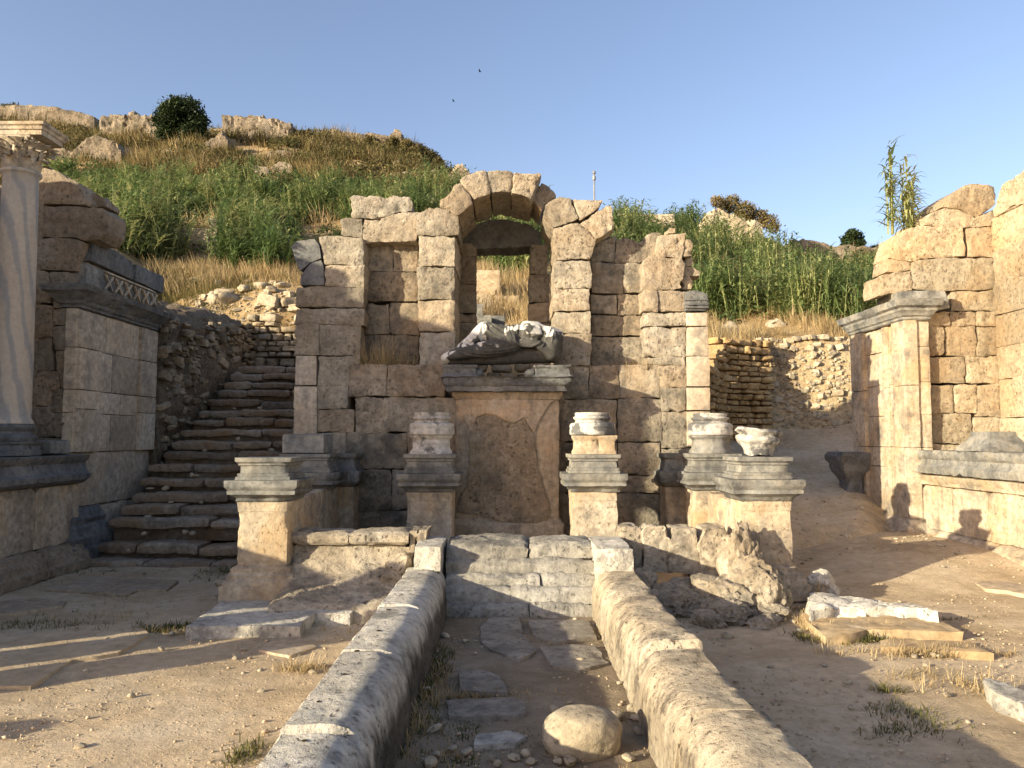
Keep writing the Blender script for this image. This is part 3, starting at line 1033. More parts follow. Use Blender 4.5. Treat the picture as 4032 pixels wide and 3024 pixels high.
# weathered skin: smooth at the top, rough mortar lower down
mb = MB()
rough_prism(mb, poly('E', [(1146, 290), (1180, 286), (1800, 290), (1775, 305), (1730, 370), (1690, 440), (1668, 505), (1640, 470), (1600, 400), (1540, 440), (1470, 420), (1400, 385), (1340, 380), (1290, 400), (1260, 480), (1240, 490), (1200, 400), (1165, 330)], 10.115), .1, (.05, .1, .05), .008, tint=1.08)
mb.build('plaster_skin', M_PEEL, SP)
mb = MB()
rough_prism(mb, poly('E', [(1242, 495), (1262, 480), (1292, 402), (1340, 382), (1400, 387), (1470, 422), (1540, 442), (1600, 402), (1640, 472), (1664, 510), (1668, 600), (1680, 720), (1720, 830), (1745, 930), (1768, 1010), (1745, 1078), (1600, 1098), (1450, 1080), (1300, 1040), (1160, 1030), (1150, 940), (1220, 860), (1238, 740), (1246, 600)], 10.118), .12, (.035, .1, .035), .026, tint=1.0)
mb.build('bare_core', M_PLAST, SP)
CORN = [(.0, 2.235), (.05, 2.24), (.06, 2.27), (.06, 2.30), (.085, 2.32), (.10, 2.36), (.10, 2.40), (.13, 2.42)]
mb = MB()
loft(mb, plan_rect(-.065, 10.53, .73, .48), CORN, amp=.02, chip=.16, tint=1.0)
loft(mb, plan_rect(-.665, 10.50, .16, .46), [(.09, 2.415), (.085, 2.43), (.05, 2.46), (.05, 2.53), (.07, 2.55), (.07, 2.575)], amp=.010, chip=.05, tint=1.05)
loft(mb, plan_rect(.52, 10.50, .17, .46), [(.09, 2.415), (.085, 2.43), (.05, 2.46), (.05, 2.53), (.07, 2.55), (.07, 2.575)], amp=.012, chip=.06, tint=.95)
for q in ((-.44, 10.12, 2.47, .16, .2, .13), (.24, 10.12, 2.46, .18, .2, .14), (.3, 10.2, 2.53, .1, .15, .1)):
    mb.put(R.choice(ROCKS), xf(q[:3], q[3:], R.uniform(0, 3)), .9)
mb.build('cornice', M_DARK, SP)


# ------------------------------------------------------------------ reclining statue
def make_statue():
    Y0 = 10.36
    S = 10.36 / FS / 2.765

    def W(x, y, d=0.0):
        p = atY('M', x, y, Y0)
        return Vector((p.x, Y0 + d * S, p.z))
    mb = bpy.data.meshes.new('tmp')
    bm = bmesh.new()

    def ball(c, r, sq=(1, 1, 1)):
        bmesh.ops.create_icosphere(bm, subdivisions=3, radius=1, matrix=Matrix.Translation(c) @ Matrix.Diagonal((r * sq[0], r * sq[1], r * sq[2], 1)))

    def cap(pts):
        """(x, y, depth, radius) in measured pixels"""
        for a, b in zip(pts[:-1], pts[1:]):
            n = max(2, int(math.hypot(b[0] - a[0], b[1] - a[1]) / (min(a[3], b[3]) * .35)))
            for i in range(n + 1):
                k = i / n
                q = [a[j] + (b[j] - a[j]) * k for j in range(4)]
                ball(W(q[0], q[1], q[2]), q[3] * S)
    # ground slab, feet to shoulder
    cap([(430, 605, 40, 45), (700, 590, 20, 62), (1000, 570, 20, 85), (1300, 545, 20, 95), (1600, 540, 30, 95)])
    cap([(420, 605, 120, 42), (800, 560, 150, 90), (1300, 500, 170, 130), (1600, 470, 170, 120)])
    cap([(420, 580, 0, 50), (560, 520, 0, 62), (720, 400, 20, 85), (850, 275, 40, 100)])          # raised shin
    cap([(850, 280, 40, 102), (980, 330, 30, 128), (1130, 370, 40, 150)])                          # raised thigh
    cap([(520, 560, -90, 55), (720, 520, -110, 70), (930, 480, -115, 95), (1130, 440, -60, 120)])  # lower leg, in front
    cap([(1130, 370, 40, 150), (1240, 345, 40, 138), (1360, 320, 40, 150), (1500, 345, 50, 128)])  # trunk
    cap([(1310, 225, 60, 65), (1420, 240, 40, 66)])                                                # stump of the neck
    cap([(1340, 320, -70, 88), (1420, 330, -66, 70)])                                              # chest
    cap([(1560, 320, 0, 92), (1590, 430, -60, 92), (1570, 540, -50, 80)])                          # upper arm
    cap([(1560, 530, -70, 62), (1420, 445, -125, 46), (1260, 425, -120, 40)])                      # forearm
    cap([(1640, 330, 40, 76), (1660, 450, 50, 48), (1630, 540, 60, 60)])
    bm.to_mesh(mb)
    bm.free()
    o = bpy.data.objects.new('tmp', mb)
    COL.objects.link(o)

    def remesh(o, vox, it):
        m = o.modifiers.new('r', 'REMESH')
        m.mode = 'VOXEL'
        m.voxel_size = vox
        s = o.modifiers.new('s', 'SMOOTH')
        s.iterations = it
        s.factor = .5
        dg = bpy.context.evaluated_depsgraph_get()
        me = bpy.data.meshes.new_from_object(o.evaluated_get(dg))
        o.modifiers.clear()
        return me
    me = remesh(o, .016, 6)
    b2 = bmesh.new()
    b2.from_mesh(me)
    bvh = BVHTree.FromBMesh(b2)

    def fold(pts, r0, r1):
        # polyline laid on the front of the figure
        dense = []
        for a, c in zip(pts[:-1], pts[1:]):
            n = max(2, int(math.hypot(c[0] - a[0], c[1] - a[1]) / 9))
            for i in range(n):
                k = i / n
                dense.append((a[0] + (c[0] - a[0]) * k, a[1] + (c[1] - a[1]) * k))
        for i, (x, y) in enumerate(dense):
            k = i / max(1, len(dense) - 1)
            p = W(x, y)
            h = bvh.ray_cast(Vector((p.x, 9.0, p.z)), Vector((0, 1, 0)))
            if h[0] is None:
                continue
            r = (r0 + (r1 - r0) * k) * S * (.75 + .5 * math.sin(math.pi * k))
            bmesh.ops.create_icosphere(b2, subdivisions=1, radius=r, matrix=Matrix.Translation(h[0] + Vector((0, -r * .15, 0))))
    F = [[(815, 220), (800, 300), (780, 380), (720, 440), (690, 455)], [(838, 215), (850, 300), (900, 370), (1000, 410), (1090, 420)],
         [(860, 205), (890, 290), (950, 345), (1040, 385), (1100, 392)], [(885, 200), (940, 260), (1010, 310), (1090, 350)],
         [(910, 195), (980, 240), (1060, 280), (1100, 300)],
         [(600, 445), (680, 500), (800, 525), (950, 520), (1100, 505), (1200, 475)], [(580, 480), (700, 535), (860, 550), (1050, 535), (1200, 505)],
         [(630, 420), (690, 470), (790, 500), (900, 498), (1050, 480)], [(560, 510), (680, 565), (880, 575), (1050, 560)],
         [(1095, 215), (1080, 290), (1110, 370), (1150, 440), (1210, 485)], [(1125, 212), (1112, 290), (1140, 380), (1190, 450)],
         [(1155, 212), (1150, 290), (1165, 370), (1200, 430)], [(1190, 212), (1180, 280), (1175, 350), (1180, 420), (1250, 460), (1360, 470), (1440, 440), (1490, 360), (1530, 270)],
         [(1210, 205), (1215, 250), (1200, 300), (1205, 350)], [(1550, 250), (1510, 330), (1470, 420), (1440, 460)], [(1570, 255), (1540, 330), (1500, 430), (1470, 480)],
         [(1600, 290), (1585, 360), (1575, 440)], [(780, 430), (860, 455), (960, 460), (1080, 450)], [(650, 380), (720, 400), (770, 390)],
         [(720, 330), (760, 370), (800, 380)], [(1260, 230), (1280, 280), (1330, 330), (1400, 340)]]
    for p in F:
        fold(p, 17, 12)
    me2 = bpy.data.meshes.new('tmp2')
    b2.to_mesh(me2)
    b2.free()
    o.data = me2
    me3 = remesh(o, .0075, 2)
    bpy.data.objects.remove(o)
    out = MB()
    vs_, tt = [], []
    for v in me3.vertices:
        c = v.co
        vs_.append(tuple(c + v.normal * (nz(c, 6, 2) * .003 + nz(c, 30, 3) * .0012)))
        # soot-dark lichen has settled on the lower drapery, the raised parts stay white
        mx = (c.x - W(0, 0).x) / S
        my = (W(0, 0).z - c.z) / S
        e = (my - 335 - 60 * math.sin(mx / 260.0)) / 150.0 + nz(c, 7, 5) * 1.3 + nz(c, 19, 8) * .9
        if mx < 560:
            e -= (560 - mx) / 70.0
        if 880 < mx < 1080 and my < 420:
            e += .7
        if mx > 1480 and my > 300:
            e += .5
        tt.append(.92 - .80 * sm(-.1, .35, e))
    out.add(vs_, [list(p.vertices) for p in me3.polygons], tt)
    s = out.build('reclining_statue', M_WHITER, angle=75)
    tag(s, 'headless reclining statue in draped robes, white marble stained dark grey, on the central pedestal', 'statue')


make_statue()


# ------------------------------------------------------------------ column pedestals
def pedestal(label, cx, cy, h, g, body, trim, block=True, z0=0.0, zs=1.0, rot=0.0):
    t = thing('pedestal', label, 'pedestal', (cx, cy, z0), 'column pedestals of the fountain')
    P = lambda pr: [(o * g, z0 + (z - 0) * zs) for o, z in pr]
    mb = MB()
    loft(mb, plan_rect(cx, cy, h, h, rot), P([(.135, .02), (.135, .17), (.11, .175), (.11, .21), (.085, .235), (.085, .27), (.045, .30), (.05, .33), (.005, .36)]), amp=.006, chip=.07)
    mb.build('base_moulding', body, t)
    mb = MB()
    loft(mb, plan_rect(cx, cy, h, h, rot), P([(0, .36), (0, .90), (.006, .902), (.006, 1.0)]), amp=.006, chip=.035)
    mb.build('shaft', body, t)
    mb = MB()
    loft(mb, plan_rect(cx, cy, h, h, rot), P([(.006, 1.0), (.02, 1.01), (.03, 1.04), (.055, 1.055), (.085, 1.075), (.095, 1.08), (.095, 1.115), (.085, 1.12), (.105, 1.15), (.11, 1.16), (.11, 1.222)]), amp=.006, chip=.10)
    mb.build('cornice', trim, t)
    if block:
        mb = MB()
        loft(mb, plan_rect(cx, cy, h, h, rot), P([(.035, 1.225), (.035, 1.255), (.02, 1.262), (.025, 1.285), (.0, 1.295), (-.005, 1.365), (.012, 1.372), (.012, 1.39), (.034, 1.41), (.036, 1.45)]), amp=.004, chip=.05)
        mb.build('upper_block', trim, t)
    return t


pedestal('near pedestal left of the channel, cream shaft in sunlight and bare grey block on top', -2.44, 8.02, .25, 1.0, M_CREAM, M_GREY, z0=.06, zs=.96)
pedestal('near pedestal right of the channel, orange shaft with a tilted broken base on top', 2.60, 8.38, .265, 1.05, M_CREAM, M_GREY)
pedestal('pedestal left of the central statue, dark stained shaft under a stained white base', -.985, 9.68, .272, 1.05, M_CREAM, M_GREY)
pedestal('pedestal right of the central statue, ochre shaft under a cracked plinth and white base', .985, 9.68, .272, 1.05, M_CREAM, M_GREY)
pedestal('far right pedestal behind the near one, carrying a tall octagonal plinth', 2.50, 9.95, .275, 1.05, M_CREAM, M_GREY)
pedestal('far left pedestal half hidden behind the near one, plain grey slab on top', -2.53, 9.95, .275, 1.05, M_CREAM, M_GREY)


def wall_pilaster(label, cx, cy):
    t = thing('wall_pedestal', label, 'pedestal', (cx, cy, 0), 'half pedestals against the wall')
    mb = MB()
    loft(mb, plan_rect(cx, cy, .15, .2), [(0, 0), (0, 1.0)], amp=.01, chip=.05)
    mb.build('shaft', M_CREAM, t)
    mb = MB()
    loft(mb, plan_rect(cx, cy, .15, .2), [(.0, 1.0), (.07, 1.06), (.08, 1.08), (.08, 1.2), (.02, 1.22), (.02, 1.25), (0, 1.28), (0, 1.36), (.03, 1.39), (.03, 1.44)], amp=.006, chip=.06)
    mb.build('cornice', M_GREY, t)


wall_pilaster('half pedestal against the wall at the right, left of the octagonal base', 2.16, 10.6)
wall_pilaster('half pedestal against the wall at the left, right of the grey slab', -2.22, 10.6)


def column_base(label, cx, cy, z0, mats, split=False, zs=1.0):
    t = thing('marble_column_base', label, 'column base', (cx, cy, z0), 'column bases standing on the pedestals')  # a column base: plinth below, round moulding above
    mb = MB()
    O = lambda pr: [(o, z0 + z * zs) for o, z in pr]
    rot = math.pi / 8
    if not split:
        loft(mb, plan_ngon(cx, cy, .245, 8, rot), O([(.03, 0), (.03, .03), (.012, .05), (.0, .07), (0, .17), (.012, .185), (.03, .20), (.035, .225)]), amp=.002, chip=.05, worn=.006, vstep=.03)
    else:
        for dx, w, k in ((-.085, .155, -.02), (.15, .105, .015)):
            loft(mb, plan_rect(cx + dx, cy, w, .215, k), O([(.012, 0), (.012, .03), (-.004, .06), (-.006, .15), (.004, .17), (.018, .19), (.02, .222)]), amp=.004, chip=.05)
    mb.build('plinth', mats[0], t)
    mb = MB()
    pr = [(.02, .228), (.045, .232), (.052, .245), (.052, .30), (.046, .305), (.05, .325), (.052, .345), (.04, .368), (.015, .375), (-.012, .382), (-.022, .40), (-.012, .415), (.0, .42), (.008, .435), (.0, .452), (-.02, .455), (-.02, .462), (-.012, .475), (-.015, .50)]
    loft(mb, plan_ngon(cx, cy, .215, 48, 0), O([(o + .012, z) for o, z in pr]), amp=.0012, chip=.022, vstep=.02)
    mb.build('round_base', mats[1], t)
    return t


column_base('white round base stained grey, left of the statue pedestal', -.985, 9.66, 1.452, (M_WHITE, M_WHITE))
column_base('bright white round base on a cracked ochre plinth, right of the statue pedestal', .985, 9.66, 1.452, (M_CREAM, M_WHITE), True)
column_base('tall white round base on a grey octagonal plinth, at the far right pedestal', 2.50, 9.95, 1.452, (M_GREY, M_WHITE))
# broken base on the near right pedestal
mb = MB()
pz = 1.452
out = MB()
loft(out, plan_ngon(0, 0, .165, 40, 0), [(-.02, 0), (-.01, .05), (.01, .10), (.05, .13), (.065, .16), (.06, .19), (.03, .205), (.05, .225), (.065, .245), (.05, .268), (.02, .275)], amp=.012, chip=.2, vstep=.025, seed=4)
rt = Matrix.Translation((2.60, 8.36, pz + .012)) @ Matrix.Rotation(.10, 4, 'Y') @ Matrix.Rotation(-.04, 4, 'X')
vv = []
for p in out.v:
    p = Vector(p)
    if p.x < -.02:                     # the left side is broken away in a slant
        p.x *= .9 + .9 * p.z
        p.x += nz(p, 9, 2) * .03
        p.z += nz(p, 7, 5) * .02
    vv.append(tuple(rt @ p))
mb.add(vv, out.f, .85)
tag(mb.build('broken_column_base', M_WHITE), 'broken tilted white column base lying on the near right pedestal', 'column base')
# plain grey slab on the far left pedestal
mb = MB()
rough_box(mb, (-2.83, 9.68, 1.452), (-2.30, 10.2, 1.70), .05, .008, tint=1.25)
tag(mb.build('stone_slab', M_GREY), 'plain grey stone slab on the far left pedestal', 'stone slab')

# ------------------------------------------------------------------ basin walls
W_ = thing('basin_side_wall', 'low cream basin wall between the two left pedestals, worn and shaded', 'wall', (-2.4, 9.0, 0))
mb = MB()
rough_box(mb, (-2.62, 8.2, 0), (-2.24, 9.0, 1.02), .06, .02)
rough_box(mb, (-2.62, 9.01, 0), (-2.25, 10.6, 1.03), .06, .02)
mb.build('wall_body', M_CREAM, W_)
W_ = thing('basin_side_wall', 'low sunlit basin wall between the two right pedestals', 'wall', (2.5, 9.1, 0))
mb = MB()
rough_box(mb, (2.36, 8.6, 0), (2.72, 9.2, .98), .06, .02)
rough_box(mb, (2.38, 9.21, 0), (2.74, 9.75, 1.0), .06, .02)
mb.build('wall_body', M_CREAM, W_)

PL = thing('basin_parapet', 'worn stone parapet with hollowed front between left pedestal and channel', 'parapet', (-1.5, 8.0, 0))
mb = MB()
sweep(mb, [(8.3, 0), (8.3, .60), (7.98, .60), (7.97, .56), (7.95, .50), (7.92, .44), (7.80, .34), (7.62, .24), (7.40, .19), (7.22, .16), (7.14, .10), (7.12, .0)], 'x', -2.2, -1.02, amp=.032, step=.045, fine=.045)
mb.build('hollowed_front', M_PIT, PL)
mb = MB()
for a, b in ((-2.2, -1.62), (-1.62, -1.03)):
    sweep(mb, [(8.32, .585), (7.91, .585), (7.885, .61), (7.885, .68), (7.92, .712), (8.32, .715)], 'x', a, b, step=.05, amp=.013, fine=.05, path=lambda x: (nz((x, 0, 0), 1.9, 7) * .03, nz((x, 0, 0), 1.5, 3) * .012))
mb.build('rim', M_PIT, PL)
mb = MB()
for p, zt in (([(838, 1146), (900, 1142), (902, 1200), (870, 1330), (830, 1340), (845, 1220)], 0), ([(906, 1142), (968, 1138), (962, 1215), (950, 1260), (900, 1300)], 0)):
    rough_prism(mb, poly('E', p, 7.92), .5, .05, .03)
for q in ((-1.12, 7.86, .38, .26, .3, .34), (-1.2, 7.8, .24, .3, .34, .3)):
    mb.put(R.choice(ROCKS), xf(q[:3], q[3:], R.uniform(0, 3)), 1.0)
mb.build('end_stones', M_PIT, PL)

BP = thing('broken_parapet', 'eroded parapet of upright pitted stones right of the channel', 'parapet', (1.8, 8.1, 0))
mats = M_PIT
for pts, Y, th in (([(392, 1235), (408, 1130), (440, 1120), (530, 1122), (545, 1145), (546, 1290), (540, 1420), (385, 1420)], 8.25, .4),
                   ([(552, 1150), (585, 1120), (690, 1122), (705, 1180), (740, 1220), (735, 1420), (550, 1420)], 8.2, .4),
                   ([(745, 1190), (750, 1128), (890, 1122), (905, 1150), (906, 1240), (925, 1320), (920, 1420), (720, 1420), (725, 1290)], 8.12, .4),
                   ([(912, 1240), (960, 1130), (1100, 1122), (1130, 1180), (1120, 1300), (1100, 1450), (930, 1450), (915, 1330)], 8.05, .45),
                   ([(1100, 1290), (1120, 1215), (1170, 1215), (1205, 1275), (1240, 1420), (1310, 1500), (1320, 1600), (1120, 1590), (1095, 1420)], 7.98, .4)):
    mb = MB()
    rough_prism(mb, [(p.x, p.y, max(p.z, -.05)) for p in poly('G', pts, Y)], th, .04, .03, smooth=2)
    mb.build('upright_stone', mats, BP)
mb = MB()
for q in ((1.25, 8.0, .1, .4, .5, .35), (1.62, 7.8, .06, .7, .6, .34), (2.05, 7.62, .10, .7, .55, .42), (1.5, 7.55, .05, .55, .4, .26), (1.95, 7.28, .04, .5, .4, .22),
          (2.32, 7.55, .16, .4, .5, .5), (2.28, 7.9, .38, .3, .4, .6), (2.38, 7.35, .02, .4, .3, .18), (1.3, 7.55, .0, .5, .5, .2), (1.75, 7.05, .0, .3, .25, .2), (2.22, 7.05, .0, .35, .25, .14)):
    eroded(mb, q[:3], (q[3] * 1.1, q[4] * 1.1, q[5] * 1.25), R.uniform(0, 3), R.uniform(.8, 1.05), 5)
mb.build('footing', M_PIT, BP)

# ------------------------------------------------------------------ water channel
def channel_wall(label, prof, joints, z_end):
    t = thing('channel_wall', label, 'channel wall', (prof[0][0], 4.5, 0), 'walls of the water channel')
    for a, b in zip(joints[:-1], joints[1:]):
        mb = MB()
        dz = R.uniform(-.016, .016)
        dx = R.uniform(-.008, .008)
        sd = R.random() * 20
        sweep(mb, [(u + dx, w + (dz if w > .1 else 0)) for u, w in prof], 'y', a + .002, b - .002, step=.04, amp=.009, fine=.04,
              path=lambda y, sd=sd: (nz((0, y, 0), 1.3, sd) * .02, nz((0, y, 0), 1.1, sd + 5) * .01), tint=R.uniform(.93, 1.08))
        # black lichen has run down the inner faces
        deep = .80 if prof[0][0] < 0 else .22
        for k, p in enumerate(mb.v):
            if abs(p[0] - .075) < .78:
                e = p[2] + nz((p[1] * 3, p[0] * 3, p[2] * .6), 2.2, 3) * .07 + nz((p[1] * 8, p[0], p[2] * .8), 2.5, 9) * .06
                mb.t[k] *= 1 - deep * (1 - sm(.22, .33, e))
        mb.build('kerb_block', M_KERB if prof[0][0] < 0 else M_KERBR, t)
    return t


LW = [(-.98, -.05), (-.985, .41), (-.97, .43), (-.76, .432), (-.69, .415), (-.64, .375), (-.605, .30), (-.585, .16), (-.57, -.05)]
RW = [(1.13, -.05), (1.13, .415), (1.115, .43), (.92, .432), (.84, .418), (.785, .375), (.75, .30), (.735, .16), (.72, -.05)]
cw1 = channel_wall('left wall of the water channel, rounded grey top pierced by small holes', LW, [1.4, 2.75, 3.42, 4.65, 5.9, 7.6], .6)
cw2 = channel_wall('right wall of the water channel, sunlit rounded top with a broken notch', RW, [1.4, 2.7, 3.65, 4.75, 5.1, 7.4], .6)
for t, x0, x1, y0 in ((cw1, -.92, -.66, 7.45), (cw2, .78, 1.12, 7.3)):
    mb = MB()
    rough_box(mb, (x0, y0, 0), (x1, 8.25, .64), .05, .015, tint=1.06)
    mb.build('end_block', M_KERB, t)
# drilled holes on the left wall: flat discs, their inner shade painted dark
for y in (2.35, 2.62, 2.95, 3.3, 3.75, 4.15, 4.6, 5.1, 5.7, 6.3):
    x = -.87 + R.uniform(-.03, .03)
    h = None
    for o in cw1.children:
        if o.name.startswith('kerb_block'):
            l = Vector((x, y, 2)) - Vector(cw1.location)
            ok, p, n_, i_ = o.ray_cast(l, Vector((0, 0, -1)))
            if ok:
                h = p.z + cw1.location.z
    if h is None:
        continue
    mb = MB()
    r = R.uniform(.010, .017)
    vv = [(x + math.cos(q) * r * R.uniform(.8, 1.2), y + math.sin(q) * r * 1.3, h + .004) for q in [i * math.pi / 5 for i in range(10)]]
    mb.add(vv + [(x, y, h + .001)], [(i, (i + 1) % 10, 10) for i in range(10)], .16)
    mb.build('painted_drill_hole', M_PLAST, cw1)

CS = thing('cascade_steps', 'worn stone ledges stepping down into the channel below the statue pedestal', 'steps', (.08, 7.6, 0))
for y0, z0, z1 in ((7.74, .47, .63), (7.63, .34, .49), (7.51, .24, .37), (7.38, .12, .265), (7.25, -.03, .15)):
    mb = MB()
    xs = [-.64, .80] if z1 in (.49, .265) else [-.64, R.uniform(-.25, .3), .80]
    for a, b in zip(xs[:-1], xs[1:]):
        y = y0 + R.uniform(-.02, .02)
        sd = R.random() * 30
        sweep(mb, [(y - .03, z0), (y - .02, z0 + .03), (y + .0, z1 - .04), (y + .05, z1 - .005), (8.3, z1 + .005), (8.3, z0)], 'x', a + .002, b - .002, step=.04, amp=.024, fine=.04,
              path=lambda x, sd=sd: (nz((x, 0, 0), 2.5, sd) * .03, nz((x, 0, 0), 2.2, sd + 5) * .014), tint=R.uniform(.55, .72))
    mb.build('step', M_KERB, CS)
# ------------------------------------------------------------------ left wing
YL = 10.1
LWG = thing('wing_wall', 'tall shaded block wall behind the column at the left edge', 'wall', (-7, YL, 0))
mb = MB()
for pts in ([(238, 445), (300, 425), (325, 428), (420, 490), (505, 530), (562, 642), (548, 666), (238, 668)],
            [(238, 676), (500, 684), (662, 690), (705, 735), (690, 850), (640, 898), (600, 895), (560, 905), (480, 885), (238, 880)],
            [(235, 887), (490, 892), (542, 912), (520, 1100), (235, 1095)],
            rc(160, 1104, 322, 1312), rc(326, 1110, 500, 1198), rc(340, 1207, 530, 1345), rc(160, 1325, 333, 1540), rc(340, 1352, 525, 1462),
            rc(338, 1470, 525, 1625), ('B', (208, 50), (335, 50), (338, 130), (355, 262), (208, 264)),
            ('B', (362, 135), (520, 135), (520, 380), (390, 380), (384, 265), (362, 260)), ('B', (204, 270), (382, 270), (384, 382), (330, 392), (328, 490), (204, 490)),
            ('B',) + tuple(rc(332, 388, 510, 540)), ('B', (204, 497), (326, 497), (328, 548), (510, 548), (510, 700), (204, 700)), ('B',) + tuple(rc(204, 706, 515, 900))):
    v = 'A'
    if isinstance(pts[0], str):
        v, pts = pts[0], pts[1:]
    yy = YL + R.uniform(-.02, .02)
    rough_prism(mb, [(min(p.x, -5.68) if p.z < 3.9 else p.x, p.y, max(p.z, 0)) for p in poly(v, pts, yy)], (.5 if max(q[1] for q in pts) < 910 else .9) if v == 'A' else .9, (.05, .2, .05), .022, shrink=-.006)
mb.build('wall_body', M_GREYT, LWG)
mb = MB()
rough_prism(mb, poly('A', [(540, 610), (580, 590), (630, 600), (680, 630), (700, 690), (560, 690)], YL + .25), .4, .06, .04)
mb.build('rubble_core', M_GREYT, LWG)
mb = MB()
ashlar(mb, ('y', YL), -9.6, -6.12, [0, .62, 1.2, 1.72, 2.3, 2.9, 3.4, 3.9, 4.35, 4.95], 1.0, cell=.09)
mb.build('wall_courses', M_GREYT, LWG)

# the wing turns towards the viewer outside the frame and shades the fountain
XW = -7.45
WS = thing('side_wall', 'tall side wall of the left wing, outside the left edge of the picture', 'wall', (XW, 7.5, 0))
mb = MB()
ashlar(mb, ('x', XW), 4.6, 10.05, [0, .62, 1.2, 1.72, 2.3, 2.9, 3.45], -.8, cell=.14, wmin=.7, wmax=1.3)
ashlar(mb, ('x', XW), 4.5, 10.05, [3.45, 3.9, 4.3], -.8, cell=.14, wmin=.7, wmax=1.3)
ashlar(mb, ('x', XW), 4.55, 10.0, [4.3, 4.75], -.8, cell=.14, wmin=.7, wmax=1.3)
ashlar(mb, ('x', XW), 4.9, 9.6, [4.75, 5.15], -.8, cell=.14, wmin=.7, wmax=1.3)
ashlar(mb, ('x', XW), 7.3, 9.0, [5.15, 5.5], -.8, cell=.14, wmin=.7, wmax=1.3)
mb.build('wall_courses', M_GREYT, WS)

# pier at the end of the wall: a smooth face turned to the stair
XP = -5.60
PR = thing('wing_pier', 'smooth faced pier with carved frieze between the left wall and the stairs', 'pier', (-5.8, 11.2, 0))
mb = MB()
zs = [1.46, 1.97, 2.27, 2.81, 3.32]
for z0, z1 in zip(zs[:-1], zs[1:]):
    y = 10.06
    while y < 12.2:
        w = R.choice((.75, .95, 1.2))
        e = min(y + w, 12.27)
        if 12.27 - e < .3:
            e = 12.27
        rough_prism(mb, [(XP, y, z0), (XP, e, z0), (XP, e, z1), (XP, y, z1)], -.16, (.2, .06, .06), .006, smooth=1, shrink=.002, axis='x')
        y = e
rough_prism(mb, [(XP - .02, 10.08, .75), (XP - .02, 12.27, .75), (XP - .02, 12.27, 1.46), (XP - .02, 10.08, 1.46)], -.16, (.2, .07, .06), .012, axis='x')
rough_box(mb, (-5.80, 10.12, 0), (XP - .03, 12.27, .75), .07, .02)
mb.build('pier_body', M_SMOOTH, PR)
for ya, yb in ((10.08, 10.62), (11.75, 12.28)):
    mb = MB()
    z = 1.46
    for z1 in (2.02, 2.27, 2.81, 3.3):
        rough_prism(mb, [(XP + .045, ya, z), (XP + .045, yb, z), (XP + .045, yb, z1), (XP + .045, ya, z1)], -.12, (.1, .06, .06), .006, smooth=1, shrink=.002, axis='x')
        z = z1
    mb.build('pilaster_strip', M_SMOOTH, PR)
mb = MB()
loft(mb, plan_rect(-5.74, 10.42, .14, .36), [(.16, .02), (.16, .24), (.13, .25), (.13, .36), (.10, .40), (.10, .50), (.06, .54), (.07, .60), (.04, .64), (.0, .75)], amp=.015, chip=.12)
mb.build('base_moulding', M_DARK, PR)
mb = MB()
loft(mb, plan_rect(-5.70, 11.2, .10, 1.10), [(0, 3.32), (.03, 3.33), (.03, 3.36), (.06, 3.38), (.07, 3.42), (.13, 3.46), (.15, 3.50), (.20, 3.53), (.22, 3.60), (.05, 3.63)], amp=.012, chip=.14)
mb.build('cornice', M_DARK, PR)
mb = MB()
rough_prism(mb, [(XP + .02, 10.2, 3.61), (XP + .02, 12.26, 3.61), (XP + .02, 12.26, 3.93), (XP + .02, 10.2, 3.95)], -.3, (.2, .06, .05), .008, axis='x')
fz = mb.build('frieze', M_GREY, PR)
mb = MB()


def bar(a, b, r):
    a, b = Vector(a), Vector(b)
    d = b - a
    M = Matrix.Translation((a + b) / 2) @ d.to_track_quat('X', 'Z').to_matrix().to_4x4() @ Matrix.Diagonal((d.length, r, r, 1))
    mb.put(BOXES[0], M, 1.1)


for i in range(6):
    y = 10.62 + i * .27
    bar((XP + .045, y, 3.66), (XP + .045, y + .22, 3.89), .035)
    bar((XP + .045, y + .22, 3.66), (XP + .045, y, 3.89), .035)
    mb.put(ROCKS[i], xf((XP + .04, y + .11, 3.775), (.05, .07, .08)), 1.1)
bar((XP + .04, 10.55, 3.64), (XP + .04, 12.22, 3.64), .03)
bar((XP + .04, 10.55, 3.91), (XP + .04, 12.22, 3.91), .03)
mb.build('carved_relief', M_CREAM, fz)
mb = MB()
rough_prism(mb, [(XP + .07, 10.22, 3.97), (XP + .07, 11.38, 3.95), (XP + .07, 11.34, 4.2), (XP + .07, 10.5, 4.28), (XP + .07, 10.28, 4.3)], -.4, (.2, .06, .06), .012, axis='x')
rough_prism(mb, [(XP + .08, 11.42, 3.95), (XP + .08, 12.36, 3.93), (XP + .08, 12.36, 4.2), (XP + .08, 11.45, 4.2)], -.5, (.2, .06, .06), .012, axis='x')
mb.build('capping_slab', M_DARK, PR)

# podium with its mouldings, running towards the viewer
PD = thing('podium', 'moulded podium with dark cornice carrying the tall column at the left', 'podium', (-5.8, 8, 0))
XF = -5.56


def run_y(name, prof, mat, a0, a1, amp=.012, joints=None, par=None):
    mb = MB()
    js = joints or [a0, a1]
    for a, b in zip(js[:-1], js[1:]):
        sweep(mb, prof, 'y', a + .003, b - .003, step=.08, amp=amp, fine=.05, tint=R.uniform(.9, 1.1))
    return mb.build(name, mat, par)


